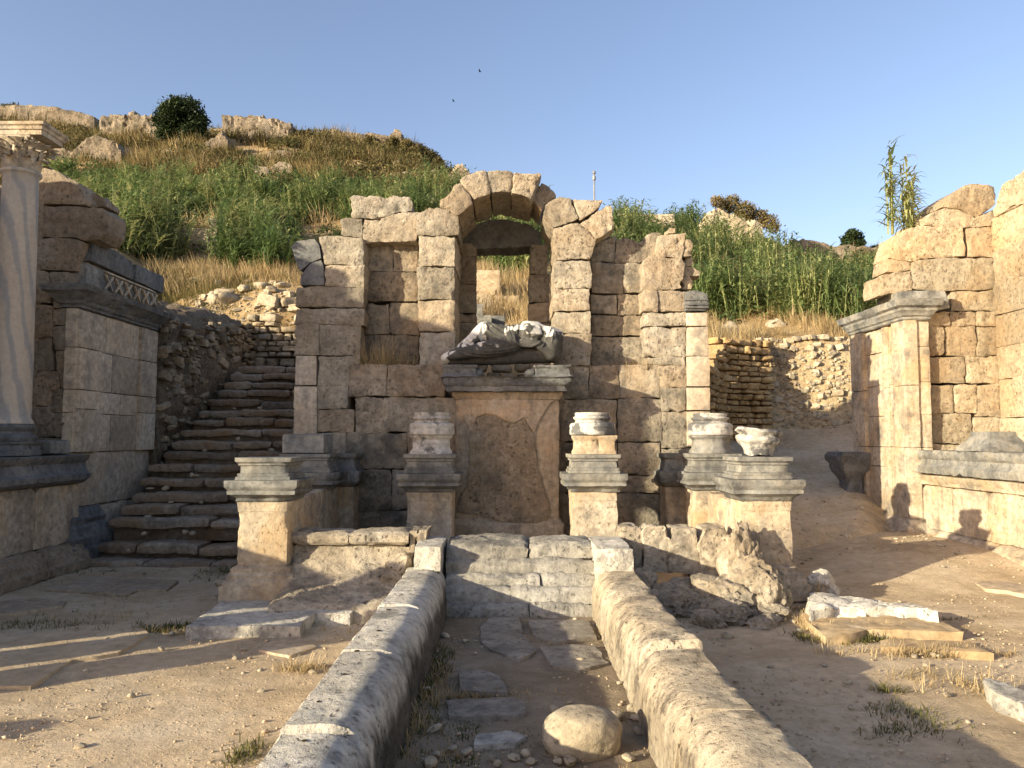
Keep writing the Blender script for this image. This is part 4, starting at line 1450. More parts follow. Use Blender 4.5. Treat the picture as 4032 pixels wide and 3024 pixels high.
run_y('podium_face', [(XF, .34), (XF, 1.06), (XF - .6, 1.06), (XF - .6, .34)], M_CREAM, 5.1, 10.2, joints=[5.1, 6.2, 7.3, 8.3, 9.25, 10.2], par=PD)
run_y('base_moulding', [(XF + .20, 0), (XF + .20, .12), (XF + .15, .14), (XF + .15, .22), (XF + .08, .26), (XF + .08, .31), (XF + .0, .34), (XF - .6, .34), (XF - .6, 0)], M_GREYT, 5.1, 10.2, .02, [5.1, 6.6, 8.1, 9.3, 10.2], PD)
run_y('cornice', [(XF + .0, 1.06), (XF + .07, 1.08), (XF + .12, 1.12), (XF + .13, 1.19), (XF + .07, 1.21), (XF + .05, 1.27), (XF + .03, 1.33), (XF + .08, 1.37), (XF + .10, 1.43), (XF - .6, 1.43), (XF - .6, 1.06)], M_DARK, 5.1, 10.25, .008, [5.1, 6.5, 7.9, 9.1, 10.25], PD)
mb = MB()
rough_box(mb, (-6.9, 5.2, 0), (-6.2, 10.1, 1.40), .16, .01)
mb.build('podium_core', M_GREYT, PD)
mb = MB()
rough_box(mb, (-5.95, 9.62, 1.44), (-5.62, 10.08, 1.62), .05, .012)
tag(mb.build('moulded_stone', M_GREY), 'low moulded stone on the podium between column and pier', 'stone block')

# the column
CX, CY = -5.87, 9.22
CO = thing('marble_column', 'tall veined marble column with leafy capital at the left edge', 'column', (CX, CY, 1.44))
mb = MB()
loft(mb, plan_rect(CX, CY, .26, .26), [(.01, 1.44), (.01, 1.50), (-.01, 1.51), (-.02, 1.56), (.0, 1.58), (.0, 1.60)], amp=.004, chip=.05)
loft(mb, plan_ngon(CX, CY, .23, 48), [(.03, 1.60), (.045, 1.63), (.045, 1.66), (.02, 1.685), (.0, 1.69), (-.01, 1.72), (.01, 1.74), (.025, 1.77), (.015, 1.80), (-.0, 1.81)], amp=.004, chip=.04, vstep=.03)
mb.build('column_foot', M_DARK, CO)
mb = MB()
pr = [(.035, 1.81), (.03, 1.84), (.005, 1.88)]
for i in range(1, 13):
    k = i / 12
    pr.append((.005 - .022 * k ** 1.6, 1.88 + (4.74 - 1.88) * k))
pr += [(-.005, 4.76), (.015, 4.78), (.015, 4.81), (.0, 4.82)]
loft(mb, plan_ngon(CX, CY, .205, 56), pr, amp=.002, chip=.012, vstep=.1)
mb.build('shaft', M_COL, CO)
CP = MB()
bell = [(-.02, 4.82), (-.03, 4.95), (-.015, 5.05), (.03, 5.12), (.075, 5.16)]
loft(CP, plan_ngon(CX, CY, .19, 40), bell, amp=.002, vstep=.03)
cap_o = CP.build('capital', M_CREAM, CO)
LF = MB()


def leaf(ang, r0, z0, h, w, curl):
    n = 9
    v, f = [], []
    for i in range(n + 1):
        k = i / n
        r = r0 + .035 * k + curl * max(0, k - .55) ** 2 * 4
        z = z0 + h * (k if k < .8 else .8 + (k - .8) * .1 - (k - .8) ** 2 * 3)
        ww = w * (math.sin(math.pi * (.18 + .72 * k)) * (1 + .28 * math.sin(k * 22)))
        for j in (-1, -.5, 0, .5, 1):
            a = ang + j * ww / r
            rr = r + .016 * (1 - abs(j)) - .012 * abs(j)
            v.append((CX + math.cos(a) * rr, CY + math.sin(a) * rr, z - .012 * abs(j)))
    for i in range(n):
        for j in range(4):
            f.append((i * 5 + j, i * 5 + j + 1, (i + 1) * 5 + j + 1, (i + 1) * 5 + j))
    LF.add(v, f, R.uniform(.9, 1.1))


for i in range(8):
    leaf(i * math.pi / 4, .185, 4.82, .17, .07, .14)
    leaf((i + .5) * math.pi / 4, .185, 4.83, .28, .065, .15)
    leaf((i + .5) * math.pi / 4 + .18, .20, 4.98, .18, .035, .2)
    leaf((i + .5) * math.pi / 4 - .18, .20, 4.98, .18, .035, .2)
for i in range(4):
    a = math.pi / 4 + i * math.pi / 2
    for s in (-1, 1):
        for q in range(14):
            th = q * .5
            rr = .05 * (1 - q / 16)
            LF.put(PEBBLES[q % 8], xf((CX + math.cos(a) * (.30 + rr * math.cos(th)) - math.sin(a) * s * .03, CY + math.sin(a) * (.30 + rr * math.cos(th)) + math.cos(a) * s * .03, 5.11 + rr * math.sin(th)), (.035, .035, .035)), 1.0)
LF.build('acanthus_leaves', M_CREAM, cap_o)
mb = MB()
loft(mb, plan_ngon(CX, CY, .30, 4, math.pi / 4), [(-.04, 5.14), (.02, 5.16), (.03, 5.185)], amp=.003)
loft(mb, plan_rect(CX - .18, CY, .55, .23), [(.0, 5.19), (.0, 5.245), (.015, 5.25), (.02, 5.285), (.04, 5.30), (.04, 5.335)], amp=.004, chip=.04)
mb.build('abacus', M_CREAM, CO)

# remains of the colonnade that stand outside the frame and throw the shadows on the forecourt
for nm, lab, x, y, r, h in (('column_stump', 'broken column standing left of the picture near the podium end', -5.6, 4.67, .25, 1.75), ('column_stump', 'broken column standing left of the picture farthest forward', -5.6, 3.95, .26, 1.50),
                            ('column_stump', 'thin post stump left of the picture beside the path', -5.4, 2.88, .16, .80)):
    mb = MB()
    loft(mb, plan_ngon(x, y, r, 32), [(.06, 0), (.06, .2), (0, .24), (0, h - .06), (-.04, h)], amp=.01, chip=.08, vstep=.1)
    tag(mb.build(nm, M_CREAM), lab, 'column')

# ------------------------------------------------------------------ stairs and rubble walls on the left
ST = thing('stone_stairs', 'long flight of worn brown stone steps climbing between pier and fountain wall', 'stairs', (-4.3, 12.5, 0))
NST = 17
for i in range(NST):
    y = 10.15 + i * .305
    z = .0 + (i + 1) * .178 - (.10 if i < 2 else 0)
    xl = -5.52 + (.05 if i < 6 else .0)
    if y > 12.25:
        xl = -5.46 + (y - 12.25) * .07
    mb = MB()
    x = xl
    rough_box(mb, (xl, y + .10, z - .30), (-2.7, y + .8, z - .07), (.12, .12, .08), .02, tint=.55)
    while x < -2.75:
        w = R.uniform(.5, 1.45)
        e = min(x + w, -2.7)
        if -2.7 - e < .35:
            e = -2.7
        dz = R.uniform(-.025, .02)
        dy = R.uniform(-.045, .045)
        h = R.uniform(.11, .15)
        sd = R.random() * 30
        sweep(mb, [(y + dy + .02, z + dz - h), (y + dy, z + dz - h * .7), (y + dy, z + dz - .03), (y + dy + .035, z + dz), (y + .5, z + dz - .01), (y + .5, z - h)], 'x', x + .008, e - .008, step=.06, amp=.02, fine=.05,
              path=lambda q, sd=sd: (nz((q, 0, 0), 1.6, sd) * .05, nz((q, 0, 0), 1.4, sd + 5) * .025), tint=R.uniform(.7, 1.25))
        x = e
    mb.build('step', M_STEP, ST)
mb = MB()
for q in range(26):
    y = R.uniform(10.2, 15)
    i = int((y - 10.15) / .305)
    mb.put(R.choice(ROCKS), xf((R.uniform(-5.4, -3.2), y, (i + 1) * .178 + .02), (R.uniform(.05, .16), R.uniform(.05, .13), R.uniform(.03, .09)), R.uniform(0, 6)), R.uniform(.8, 1.2))
o = mb.build('fallen_chips', M_RUBB, ST)
o['kind'] = 'stuff'

RW1 = thing('rubble_wall', 'dark overgrown rubble wall beside the upper stairs behind the pier', 'wall', (-5.5, 14, 0))
mb = MB()
sweep(mb, [(-5.50, .2), (-5.54, 1.2), (-5.50, 2.2), (-5.58, 2.9), (-5.66, 3.42), (-6.2, 3.75), (-9.0, 4.3), (-9.0, .2)], 'y', 12.32, 17.2, step=.09, amp=.085, fine=.09,
      path=lambda y: ((y - 12.3) * .04 + nz((0, y, 0), .9, 3) * .1, (y - 12.3) * .1 + nz((0, y, 0), 1.1, 8) * .12))
mb.build('earth_fill', M_EARTH, RW1)
mb = MB()
for k in range(420):
    y = R.uniform(12.4, 16.8)
    z = R.uniform(.8 + (y - 12.3) * .5, 3.55 + (y - 12.3) * .1)
    s_ = R.uniform(.05, .2)
    mb.put(R.choice(BOXES) if k % 3 else R.choice(ROCKS), xf((-5.54 + (y - 12.3) * .04 + R.uniform(-.06, .01), y, z), (s_, s_ * R.uniform(.8, 2.2), s_ * R.uniform(.35, .9)), R.uniform(-.3, .3), R.uniform(-.3, .3)), R.uniform(.4, .9))
o = mb.build('embedded_stones', M_RUBB, RW1)
o['kind'] = 'stuff'
RW2 = thing('rubble_wall', 'rough terrace wall of small stones closing the top of the stairs', 'wall', (-4, 16.3, 2.8))
mb = MB()
rubble(mb, (-2.6, 16.35), (-5.4, 16.6), lambda t: 2.6, lambda t: 4.25 - .35 * t + .2 * math.sin(t * 8), .4, .14, .45, .09, .22, (.65, 1.1))
mb.build('stone_facing', M_RUBB, RW2)
RW3 = thing('rubble_wall', 'stepped sunlit rubble wall rising beside the left end of the fountain wall', 'wall', (-3.3, 15.6, 3))
mb = MB()
rubble(mb, (-2.5, 15.6), (-4.0, 15.95), lambda t: 2.6, lambda t: 4.7 - 1.35 * t, .6, .22, .6, .14, .26, (.8, 1.2))
rubble(mb, (-2.5, 16.2), (-4.4, 16.7), lambda t: 3.6, lambda t: 5.15 - .7 * t, .6, .25, .6, .14, .26, (.8, 1.2))
mb.build('stone_facing', M_RUBB, RW3)
# ------------------------------------------------------------------ right wing
YW = 12.2
RWG = thing('wing_wall', 'tall sunlit block wall at the right edge with uneven broken top', 'wall', (6.8, YW, .2))
mb = MB()
for pts in ([(1312, 392), (1318, 350), (1400, 290), (1470, 240), (1535, 224), (1640, 230), (1690, 238), (1704, 300), (1700, 382), (1600, 452), (1560, 470), (1420, 402)],
            [(1180, 472), (1260, 425), (1330, 392), (1420, 410), (1560, 480), (1545, 510), (1462, 545), (1180, 530)],
            [(1485, 540), (1560, 470), (1660, 420), (1742, 382), (1742, 530), (1490, 546)],
            [(968, 605), (1050, 560), (1150, 530), (1462, 546), (1480, 750), (1300, 762), (1200, 766), (1100, 790), (1000, 780), (920, 764), (935, 700)],
            [(1487, 552), (1740, 536), (1702, 757), (1497, 755)],
            [(1096, 796), (1160, 775), (1250, 766), (1700, 764), (1706, 980), (1600, 996), (1250, 1000), (1090, 988)],
            [(918, 770), (1000, 786), (1092, 796), (1088, 850), (960, 870), (914, 862)],
            [(850, 900), (960, 874), (1086, 855), (1086, 1000), (850, 1040)],
            rc(1380, 1002, 1702, 1150), rc(1205, 1156, 1370, 1256), rc(1375, 1156, 1563, 1256), rc(1568, 1156, 1704, 1256),
            rc(1208, 1262, 1326, 1476), rc(1334, 1262, 1560, 1476), rc(1566, 1262, 1722, 1476), rc(1208, 1482, 1474, 1670), rc(1481, 1482, 1724, 1670),
            ('I',) + tuple(rc(1100, 194, 1252, 375)), ('I',) + tuple(rc(1257, 194, 1410, 375)), ('I',) + tuple(rc(1416, 200, 1560, 396)),
            ('I',) + tuple(rc(1100, 380, 1374, 575)), ('I',) + tuple(rc(1380, 400, 1560, 575)), ('I',) + tuple(rc(1100, 580, 1560, 800)), ('I',) + tuple(rc(1100, 806, 1560, 1080))):
    v = 'H'
    if isinstance(pts[0], str):
        v, pts = pts[0], pts[1:]
    yy = YW + R.uniform(-.025, .025)
    rough_prism(mb, [(p.x, p.y, max(p.z, .1)) for p in poly(v, pts, yy)], .55 if min(q[0] for q in pts) < 1000 and v == 'H' else 1.0, (.048, .22, .048), .024, shrink=-.006)
mb.build('wall_body', M_WARM, RWG)
XR = 7.55
mb = MB()
ashlar(mb, ('x', XR), 5.5, 12.25, [.1, .75, 1.35, 1.95, 2.55, 3.05, 3.55, 4.05, 4.55, 5.1], .8, cell=.09, wmin=.6, wmax=1.2, zj=.02)
rough_prism(mb, [(XR, 10.9, 5.1), (XR, 12.1, 5.1), (XR, 12.05, 5.3), (XR, 11.9, 5.55), (XR, 11.2, 5.6), (XR, 10.95, 5.3)], .7, .06, .04, axis='x')
mb.build('return_wall', M_WARM, RWG)

RP = thing('wing_pier', 'tall sunlit pier with grey cornice and vertical grooves right of the gap', 'pier', (6.3, 13, .1))
mb = MB()
XQ = 6.02
for z0, z1 in zip([.42, 1.18, 1.5, 2.0, 2.5, 3.05], [1.18, 1.5, 2.0, 2.5, 3.05, 3.46]):
    rough_box(mb, (XQ + .06, 12.04, z0), (6.42, 13.95, z1), .06, .008, smooth=1, shrink=.002)
mb.build('pier_body', M_CREAM, RP)
for y0, y1, o in ((12.0, 12.42, .0), (12.62, 12.84, .035), (13.45, 13.95, .0)):
    mb = MB()
    z = .42
    for z1 in (1.5, 2.45, 3.46):
        rough_prism(mb, [(XQ + o, y0, z), (XQ + o, y1, z), (XQ + o, y1, z1), (XQ + o, y0, z1)], .2, (.05, .05, .06), .006, smooth=1, shrink=.001, axis='x', tint=1.0)
        z = z1
    mb.build('pilaster_strip', M_CREAM, RP)
mb = MB()
loft(mb, plan_rect(6.2, 12.95, .16, .93), [(.13, .05), (.13, .2), (.10, .22), (.09, .30), (.05, .34), (.05, .38), (.0, .43)], amp=.03, chip=.2)
mb.build('base_moulding', M_CREAM, RP)
mb = MB()
loft(mb, plan_rect(6.22, 12.98, .20, .98), [(.0, 3.45), (.02, 3.47), (.02, 3.5), (.05, 3.52), (.06, 3.56), (.09, 3.59), (.09, 3.63), (.14, 3.66), (.16, 3.76), (.0, 3.80)], amp=.008, chip=.07)
rough_prism(mb, poly('H', [(1000, 1004), (1330, 1000), (1366, 1128), (1205, 1150), (1190, 1125), (1020, 1090)], 11.95), .8, .06, .014)
mb.build('cornice', M_GREY, RP)

RD = thing('podium', 'sunlit cream podium with grey cornice along the right edge', 'podium', (6.5, 9, .1))
XE = 6.22


def run2(name, prof, mat, joints, amp=.012):
    mb = MB()
    for a, b in zip(joints[:-1], joints[1:]):
        dx = R.uniform(-.012, .012)
        sweep(mb, [(u + dx, w) for u, w in prof], 'y', a + .003, b - .003, step=.07, amp=amp, fine=.05, tint=R.uniform(.92, 1.08))
    return mb.build(name, mat, RD)


run2('podium_face', [(XE, .30), (XE, .94), (XE + .6, .94), (XE + .6, .30)], M_CREAM, [4.6, 6.2, 7.4, 8.6, 9.7, 10.35, 11.2, 12.0])
run2('podium_strip', [(XE - .04, .30), (XE - .04, .94), (XE + .1, .94), (XE + .1, .30)], M_CREAM, [9.98, 10.28])
run2('base_moulding', [(XE - .16, .05), (XE - .16, .2), (XE - .10, .22), (XE - .06, .27), (XE, .30), (XE + .6, .3), (XE + .6, .05)], M_CREAM, [4.6, 6.5, 8.2, 10.2, 11.9], .02)
run2('lower_moulding', [(XE, .94), (XE - .02, .95), (XE - .02, 1.0), (XE - .06, 1.03), (XE - .08, 1.1), (XE + .6, 1.1), (XE + .6, .94)], M_CREAM, [4.6, 6.3, 7.9, 9.3, 10.5, 12.1], .008)
run2('cornice', [(XE - .02, 1.105), (XE - .10, 1.12), (XE - .11, 1.22), (XE - .05, 1.26), (XE - .03, 1.33), (XE - .07, 1.36), (XE - .08, 1.46), (XE + .7, 1.46), (XE + .7, 1.105)], M_GREY, [4.6, 6.5, 8.4, 10.85, 12.12], .012)
mb = MB()
rough_box(mb, (XE + .62, 4.7, .1), (7.5, 12.1, 1.42), .2, .012)
mb.build('podium_core', M_WARM, RD)
mb = MB()
loft(mb, plan_rect(6.62, 10.85, .22, .22, .1), [(.12, 1.465), (.12, 1.50), (.10, 1.52), (.03, 1.60), (-.02, 1.68), (-.02, 1.73)], amp=.008, chip=.08)
tag(mb.build('tapered_column_base', M_GREY), 'grey tapered column base lying on the right podium', 'column base', None)  # a column base with a tapering top

# stones in the shaded gap, behind the right pier
mb = MB()
loft(mb, plan_rect(5.86, 13.75, .2, .30), [(-.06, .55), (-.06, .95), (0, 1.05), (.03, 1.12), (.03, 1.2), (.07, 1.26), (.08, 1.34), (.05, 1.4)], amp=.015, chip=.15)
tag(mb.build('moulded_block', M_DARK), 'moulded dark block jutting out in the shade left of the right pier', 'stone block')
mb = MB()
for k in range(700):
    y = R.uniform(10.4, 18)
    x = R.uniform(2.9, 5.9) * (1 + (y - 11) * .035)
    h = max(hill_at(x, y), gz(x, y))
    s = R.uniform(.015, .05) * (1 if R.random() < .95 else 1.8)
    mb.put(R.choice(PEBBLES), xf((x, y, h + s * .1), (s * R.uniform(1, 1.7), s, s * .7), R.uniform(0, 6)), R.uniform(1.0, 1.5))
stuff(mb.build('path_stones', M_RUBB), 'small stones strewn over the rising path behind the pedestals', 'stones')
# clay bank behind the gap with its rubble corner
RB = thing('rubble_wall', 'dry stone wall of ochre blocks at the left end of the clay bank', 'wall', (5.2, 18, 1.8))
mb = MB()
rubble(mb, (5.85, 18.2), (4.6, 17.6), lambda t: 1.4, lambda t: 3.82, .5, .16, .42, .1, .2, (.75, 1.15))
rubble(mb, (4.6, 17.6), (3.6, 15.6), lambda t: .9, lambda t: 3.7 - .9 * t, .5, .16, .42, .1, .2, (.6, 1.0))
mb.build('stone_facing', M_RUBO, RB)
mb = MB()
for i in range(620):
    x = R.uniform(5.6, 8.4)
    z0 = R.uniform(1.85, 3.85)
    d = Vector((x, 14.2, z0))
    h = HBVH.ray_cast(Vector((x, 17.3, z0)), Vector((0, 1, 0)))
    if h[0] is None:
        continue
    s = R.uniform(.03, .11) * (1 if R.random() < .85 else 1.9)
    mb.put(R.choice(BOXES) if i % 3 else R.choice(ROCKS), xf(h[0] + Vector((0, .01, 0)), (s * 1.4, s, s * .8), R.uniform(0, 6), R.uniform(-.6, .6)), R.uniform(.85, 1.2))
stuff(mb.build('bank_stones', M_RUBB), 'small stones sticking out of the sunlit clay bank', 'stones')
mb = MB()
for i in range(46):
    x = 4.6 + i * .082
    h = hill_at(x, 18.62)
    s = R.uniform(.07, .2)
    mb.put(R.choice(BOXES), xf((x, 18.6 + R.uniform(-.1, .1), h + s * .1), (s * 1.5, s, s * .7), R.uniform(0, 6)), R.uniform(.9, 1.2))
stuff(mb.build('bank_edge_stones', M_RUBB), 'loose stones along the upper edge of the clay bank', 'stones')
# ------------------------------------------------------------------ plants and ruins on the hillside
RN = np.random.RandomState(5)
REED_P = [
    [(60, 410), (120, 372), (250, 395), (450, 412), (640, 405), (740, 420), (870, 420), (1000, 430), (1020, 460), (980, 476), (800, 500), (740, 520), (640, 566), (590, 585), (520, 590), (478, 575), (468, 520), (430, 500), (392, 512), (385, 560), (300, 575), (240, 580), (225, 480), (100, 470)],
    [(1300, 500), (1420, 505), (1500, 515), (1600, 545), (1720, 580), (1850, 605), (1960, 615), (1960, 705), (1830, 712), (1640, 690), (1530, 690), (1470, 620), (1340, 575)],
    [(1000, 520), (1160, 500), (1160, 602), (1105, 592), (1060, 566), (1000, 560)]]
BRUSH_P = [
    [(-120, 235), (215, 258), (480, 288), (880, 300), (950, 345), (1010, 395), (1000, 432), (870, 424), (740, 424), (640, 410), (450, 418), (250, 400), (130, 378), (-120, 345)],
    [(-120, 345), (60, 345), (60, 460), (-120, 480)],
    [(1690, 500), (1960, 540), (1960, 575), (1850, 560), (1720, 524)]]
DRY_P = [
    [(290, 530), (400, 520), (470, 525), (478, 580), (640, 575), (650, 640), (480, 625), (330, 640)],
    [(1500, 676), (1640, 676), (1860, 708), (1860, 745), (1520, 745)],
    [(990, 570), (1170, 590), (1170, 720), (990, 720)],
    [(380, 495), (470, 495), (478, 515), (430, 515)],
    [(1290, 440), (1420, 450), (1420, 470), (1290, 470)]]
RUBBLE_P = [[(330, 600), (640, 605), (640, 790), (480, 790), (345, 690)]]


def scatter(polys, n, y0, y1, xspan=.9):
    Y = np.sqrt(RN.uniform(y0 * y0, y1 * y1, n))
    X = RN.uniform(-xspan, xspan, n) * Y
    px = 1106 + 1700 * X / Y
    Z = hill_z(px, Y)
    u, v = proj(np.stack([X, Y, Z], 1))
    m = np.zeros(n, bool)
    for p in polys:
        m |= inpoly(u, v, p)
    X, Y, Z = X[m], Y[m], Z[m]
    Z = np.array([hill_at(a, b) for a, b in zip(X, Y)])
    return X, Y, Z


def blades(bx, by, bz, L, w, az, lean, droop, seg, tint):
    """strips that rise, lean over and taper; all arguments are arrays"""
    n = len(bx)
    vs, side = [], np.stack([-np.sin(az), np.cos(az), np.zeros(n)], 1)
    dirx, diry = np.cos(az), np.sin(az)
    for i in range(seg + 1):
        k = i / seg
        ang = lean + droop * k
        if i == 0:
            p = np.stack([bx, by, bz], 1)
        else:
            st = L / seg
            p = p + np.stack([dirx * np.sin(ang) * st, diry * np.sin(ang) * st, np.cos(ang) * st], 1)
        ww = (w * (1 - k) ** .7 * .5 + .0015)[:, None]
        vs.append(p - side * ww)
        vs.append(p + side * ww)
    V = np.stack(vs, 1).reshape(-1, 3)
    m = 2 * (seg + 1)
    base = (np.arange(n) * m)[:, None]
    F = np.concatenate([base + np.array([[2 * i, 2 * i + 1, 2 * i + 3, 2 * i + 2]]) for i in range(seg)], 0)
    return V, F, np.repeat(tint, m)


def join(parts):
    V, F, T, o = [], [], [], 0
    for v, f, t in parts:
        V.append(v)
        F.append(f + o)
        T.append(t)
        o += len(v)
    return np.concatenate(V), np.concatenate(F), np.concatenate(T)


def reeds(name, label, X, Y, Z, hmin, hmax, nl=11, t0=.5, per=17, cover=1.0, lean=1.0, leaf=1.0, sprd=.26):
    """clumps of arching stalks with long drooping leaves; X, Y, Z are clump candidates"""
    n = len(X)
    cl = np.array([nz((a, b, 0), .33, 3) + .5 * nz((a, b, 0), 1.1, 6) for a, b in zip(X, Y)])
    keep = RN.uniform(0, 1, n) < np.clip(.72 + cl * 1.4, .15, 1) * cover
    X, Y, Z, cl = X[keep], Y[keep], Z[keep], cl[keep]
    n = len(X)
    hc = RN.uniform(hmin, hmax, n) * (1 + cl * .7)
    tc = np.clip(t0 + cl * .3 + RN.normal(0, .2, n), .02, .98)
    ii = np.repeat(np.arange(n), per)
    m = len(ii)
    pa = RN.uniform(0, 6.28, m)
    pr_ = np.abs(RN.normal(0, sprd, m))
    X, Y, Z = X[ii] + np.cos(pa) * pr_, Y[ii] + np.sin(pa) * pr_, Z[ii]
    H = hc[ii] * RN.uniform(.55, 1.08, m) * (1 - .35 * np.clip(pr_, 0, .8))
    ph = pa + RN.normal(0, .5, m)
    ln = np.clip(.08 + pr_ * .75 + RN.normal(0, .08, m), .0, .8) * lean
    tt = np.clip(tc[ii] + RN.normal(0, .13, m), .0, 1.0)
    parts = [blades(X, Y, Z - .08, H, np.full(m, .024), ph, ln * .4, ln * .7, 3, np.clip(tt + .15, 0, 1))]
    for j in range(nl):
        k = (.12 + .88 * (j + RN.uniform(0, 1, m)) / nl)
        a = ph + (j % 2) * math.pi + RN.normal(0, .7, m)
        off = np.sin(ln * (.4 + .35 * k)) * H * k
        bx = X + np.cos(ph) * off
        by = Y + np.sin(ph) * off
        bz = Z - .08 + H * k * np.cos(ln * (.4 + .35 * k))
        L = RN.uniform(.26, .58, m) * (1.12 - .45 * k) * leaf
        parts.append(blades(bx, by, bz, L, RN.uniform(.035, .085, m) * leaf ** 1.6, a, RN.uniform(.3, .9, m), RN.uniform(.6, 2.1, m), 3 if per > 30 else 2, np.clip(tt + RN.normal(0, .12, m), 0, 1)))
    V, F, T = join(parts)
    o = np_obj(name, V, F, T, M_REED)
    return stuff(o, label, 'reeds')


def tufts(name, label, X, Y, Z, h0, h1, nb, w, mat, cat='grass', spread=.18, t0=.5, ts=.25, lean=.55, clump=.5):
    n = len(X)
    cl = np.array([nz((a, b, 0), .5, 8) for a, b in zip(X, Y)])
    keep = RN.uniform(0, 1, n) < np.clip(.7 + cl * 2.0 * clump, .1, 1)
    X, Y, Z, cl = X[keep], Y[keep], Z[keep], cl[keep]
    n = len(X)
    hh = RN.uniform(h0, h1, n) * (1 + cl * .9)
    tt = np.clip(t0 + cl * .5 + RN.normal(0, ts, n), 0, 1)
    parts = []
    for j in range(nb):
        a = RN.uniform(0, 6.28, n)
        r = RN.uniform(0, spread, n)
        parts.append(blades(X + np.cos(a) * r, Y + np.sin(a) * r, Z - .04, hh * RN.uniform(.55, 1.1, n), np.full(n, w) * RN.uniform(.6, 1.2, n), a + RN.normal(0, .5, n), RN.uniform(.0, lean, n), RN.uniform(.0, .7, n), 2, np.clip(tt + RN.normal(0, .1, n), 0, 1)))
    V, F, T = join(parts)
    o = np_obj(name, V, F, T, mat)
    return stuff(o, label, cat)


X, Y, Z = scatter([REED_P[0]], 4600, 17, 46, .72)
reeds('reed_bed', 'broad bed of green reeds covering the slope behind the left half of the ruin', X, Y, Z, .8, 1.35)
X, Y, Z = scatter([REED_P[1]], 2600, 19, 46, .6)
reeds('reed_bed', 'dense green reeds on the slope right of the arched wall', X, Y, Z, .9, 1.55)
X, Y, Z = scatter([REED_P[2]], 1300, 17, 36, .12)
reeds('reed_bed', 'green reeds seen through the arch window', X, Y, Z, 1.0, 1.5)
X, Y, Z = scatter(BRUSH_P, 42000, 24, 50, .8)
k = RN.uniform(0, 1, len(X)) < .5
tufts('dry_scrub', 'olive and brown scrub covering the upper hillside below the skyline ruins', X[k], Y[k], Z[k], .25, .75, 13, .045, M_OLIVE, 'scrub', .3, .5, .25, .6, .9)
X, Y, Z = scatter(DRY_P, 40000, 14.5, 36, .75)
tufts('dry_grass', 'golden dry grass on the terraces around the fountain wall', X, Y, Z, .18, .5, 10, .014, M_STRAW, 'grass', .16, .5, .25, .6, .6)
X, Y, Z = scatter(REED_P[:2] + BRUSH_P, 9000, 17, 48, .75)
tufts('dry_undergrowth', 'straw coloured undergrowth between the reeds and scrub', X, Y, Z, .2, .8, 8, .028, M_STRAW, 'grass', .25, .4, .3, .6, .9)
X, Y, Z = scatter(RUBBLE_P, 16000, 15.5, 21, .6)
tufts('slope_grass', 'thin grass among the rubble above the stairs', X, Y, Z, .1, .32, 8, .012, M_GRASS, 'grass', .12, .6, .3, .6, 1.0)


# ---- leafy scrub: low rounded bushes grown into one another over the upper slope
def scrub_puffs(name, label, X, Y, Z, r0, r1, per, ls, mat, t0):
    n = len(X)
    cl = np.array([nz((a, b, 0), .22, 17) for a, b in zip(X, Y)])
    keep = RN.uniform(0, 1, n) < np.clip(.45 + cl * 2.4, .03, 1)
    X, Y, Z = X[keep], Y[keep], Z[keep]
    n = len(X)
    r = RN.uniform(r0, r1, n)
    ii = np.repeat(np.arange(n), per)
    m = len(ii)
    d = RN.normal(0, 1, (m, 3))
    d /= np.linalg.norm(d, axis=1)[:, None]
    d[:, 2] = np.abs(d[:, 2])
    p = np.stack([X, Y, Z], 1)[ii] + d * (r[ii] * RN.uniform(.5, 1.15, m))[:, None] * np.array([1.2, 1.2, .9])
    a = RN.normal(0, 1, (m, 3)) + d * .8
    a /= np.linalg.norm(a, axis=1)[:, None]
    b = np.cross(a, RN.normal(0, 1, (m, 3)))
    b /= np.linalg.norm(b, axis=1)[:, None]
    L = (ls * RN.uniform(.6, 1.5, m))[:, None]
    quad = np.stack([p - a * L, p + b * L * .4, p + a * L, p - b * L * .4], 1).reshape(-1, 3)
    tt = np.clip((t0 + RN.normal(0, .25, n))[ii] + RN.normal(0, .12, m), 0, 1)
    return stuff(np_obj(name, quad, np.arange(m * 4).reshape(m, 4), np.repeat(tt, 4), mat), label, 'scrub')


X, Y, Z = scatter(BRUSH_P, 5200, 24, 50, .8)
scrub_puffs('low_scrub', 'low olive and brown bushes patched over the upper hillside', X, Y, Z, .25, .65, 70, .085, M_OLIVE, .35)
X, Y, Z = scatter(REED_P[:2] + DRY_P[:1], 2200, 19, 46, .75)
scrub_puffs('green_scrub', 'low dark green bushes growing between the reeds', X, Y, Z, .2, .5, 60, .075, M_GREENS, .4)


# ---- ruins and outcrops
def at_hill(x, y):
    """world point of the hillside under a D pixel"""
    for d in range(0, 60, 3):
        p = hill_px('D', x, y + d)
        if p is not None and p.y < 60:
            return p
    return None


def outcrop(name, label, cat, x0, x1, ytop, ybase, depth=2.2, mat=M_CLIFF, seed=1, prof=None):
    """rock mass traced between two D columns; it stands on the slope where its foot is seen"""
    c = at_hill((x0 + x1) / 2, ybase)
    if c is None:
        return
    Yd = c.y
    a, b = atY('D', x0, ybase, Yd), atY('D', x1, ybase, Yd)
    top = atY('D', (x0 + x1) / 2, ytop, Yd).z
    h = top - c.z
    prof = prof or [1, 1, 1]
    n = len(prof)
    pts = [(a.x, Yd, c.z - .8), (b.x, Yd, c.z - .8)]
    for i in reversed(range(n)):
        k = i / (n - 1)
        pts.append((a.x + (b.x - a.x) * k, Yd, c.z + h * prof[i]))
    mb = MB()
    cell = max(.16, (b.x - a.x) / 26)
    rough_prism(mb, pts, depth, (cell, cell * 1.6, cell), min(.17, .05 + .05 * h), seed, 2, .02, 1.0)
    return tag(mb.build(name, mat), label, cat)


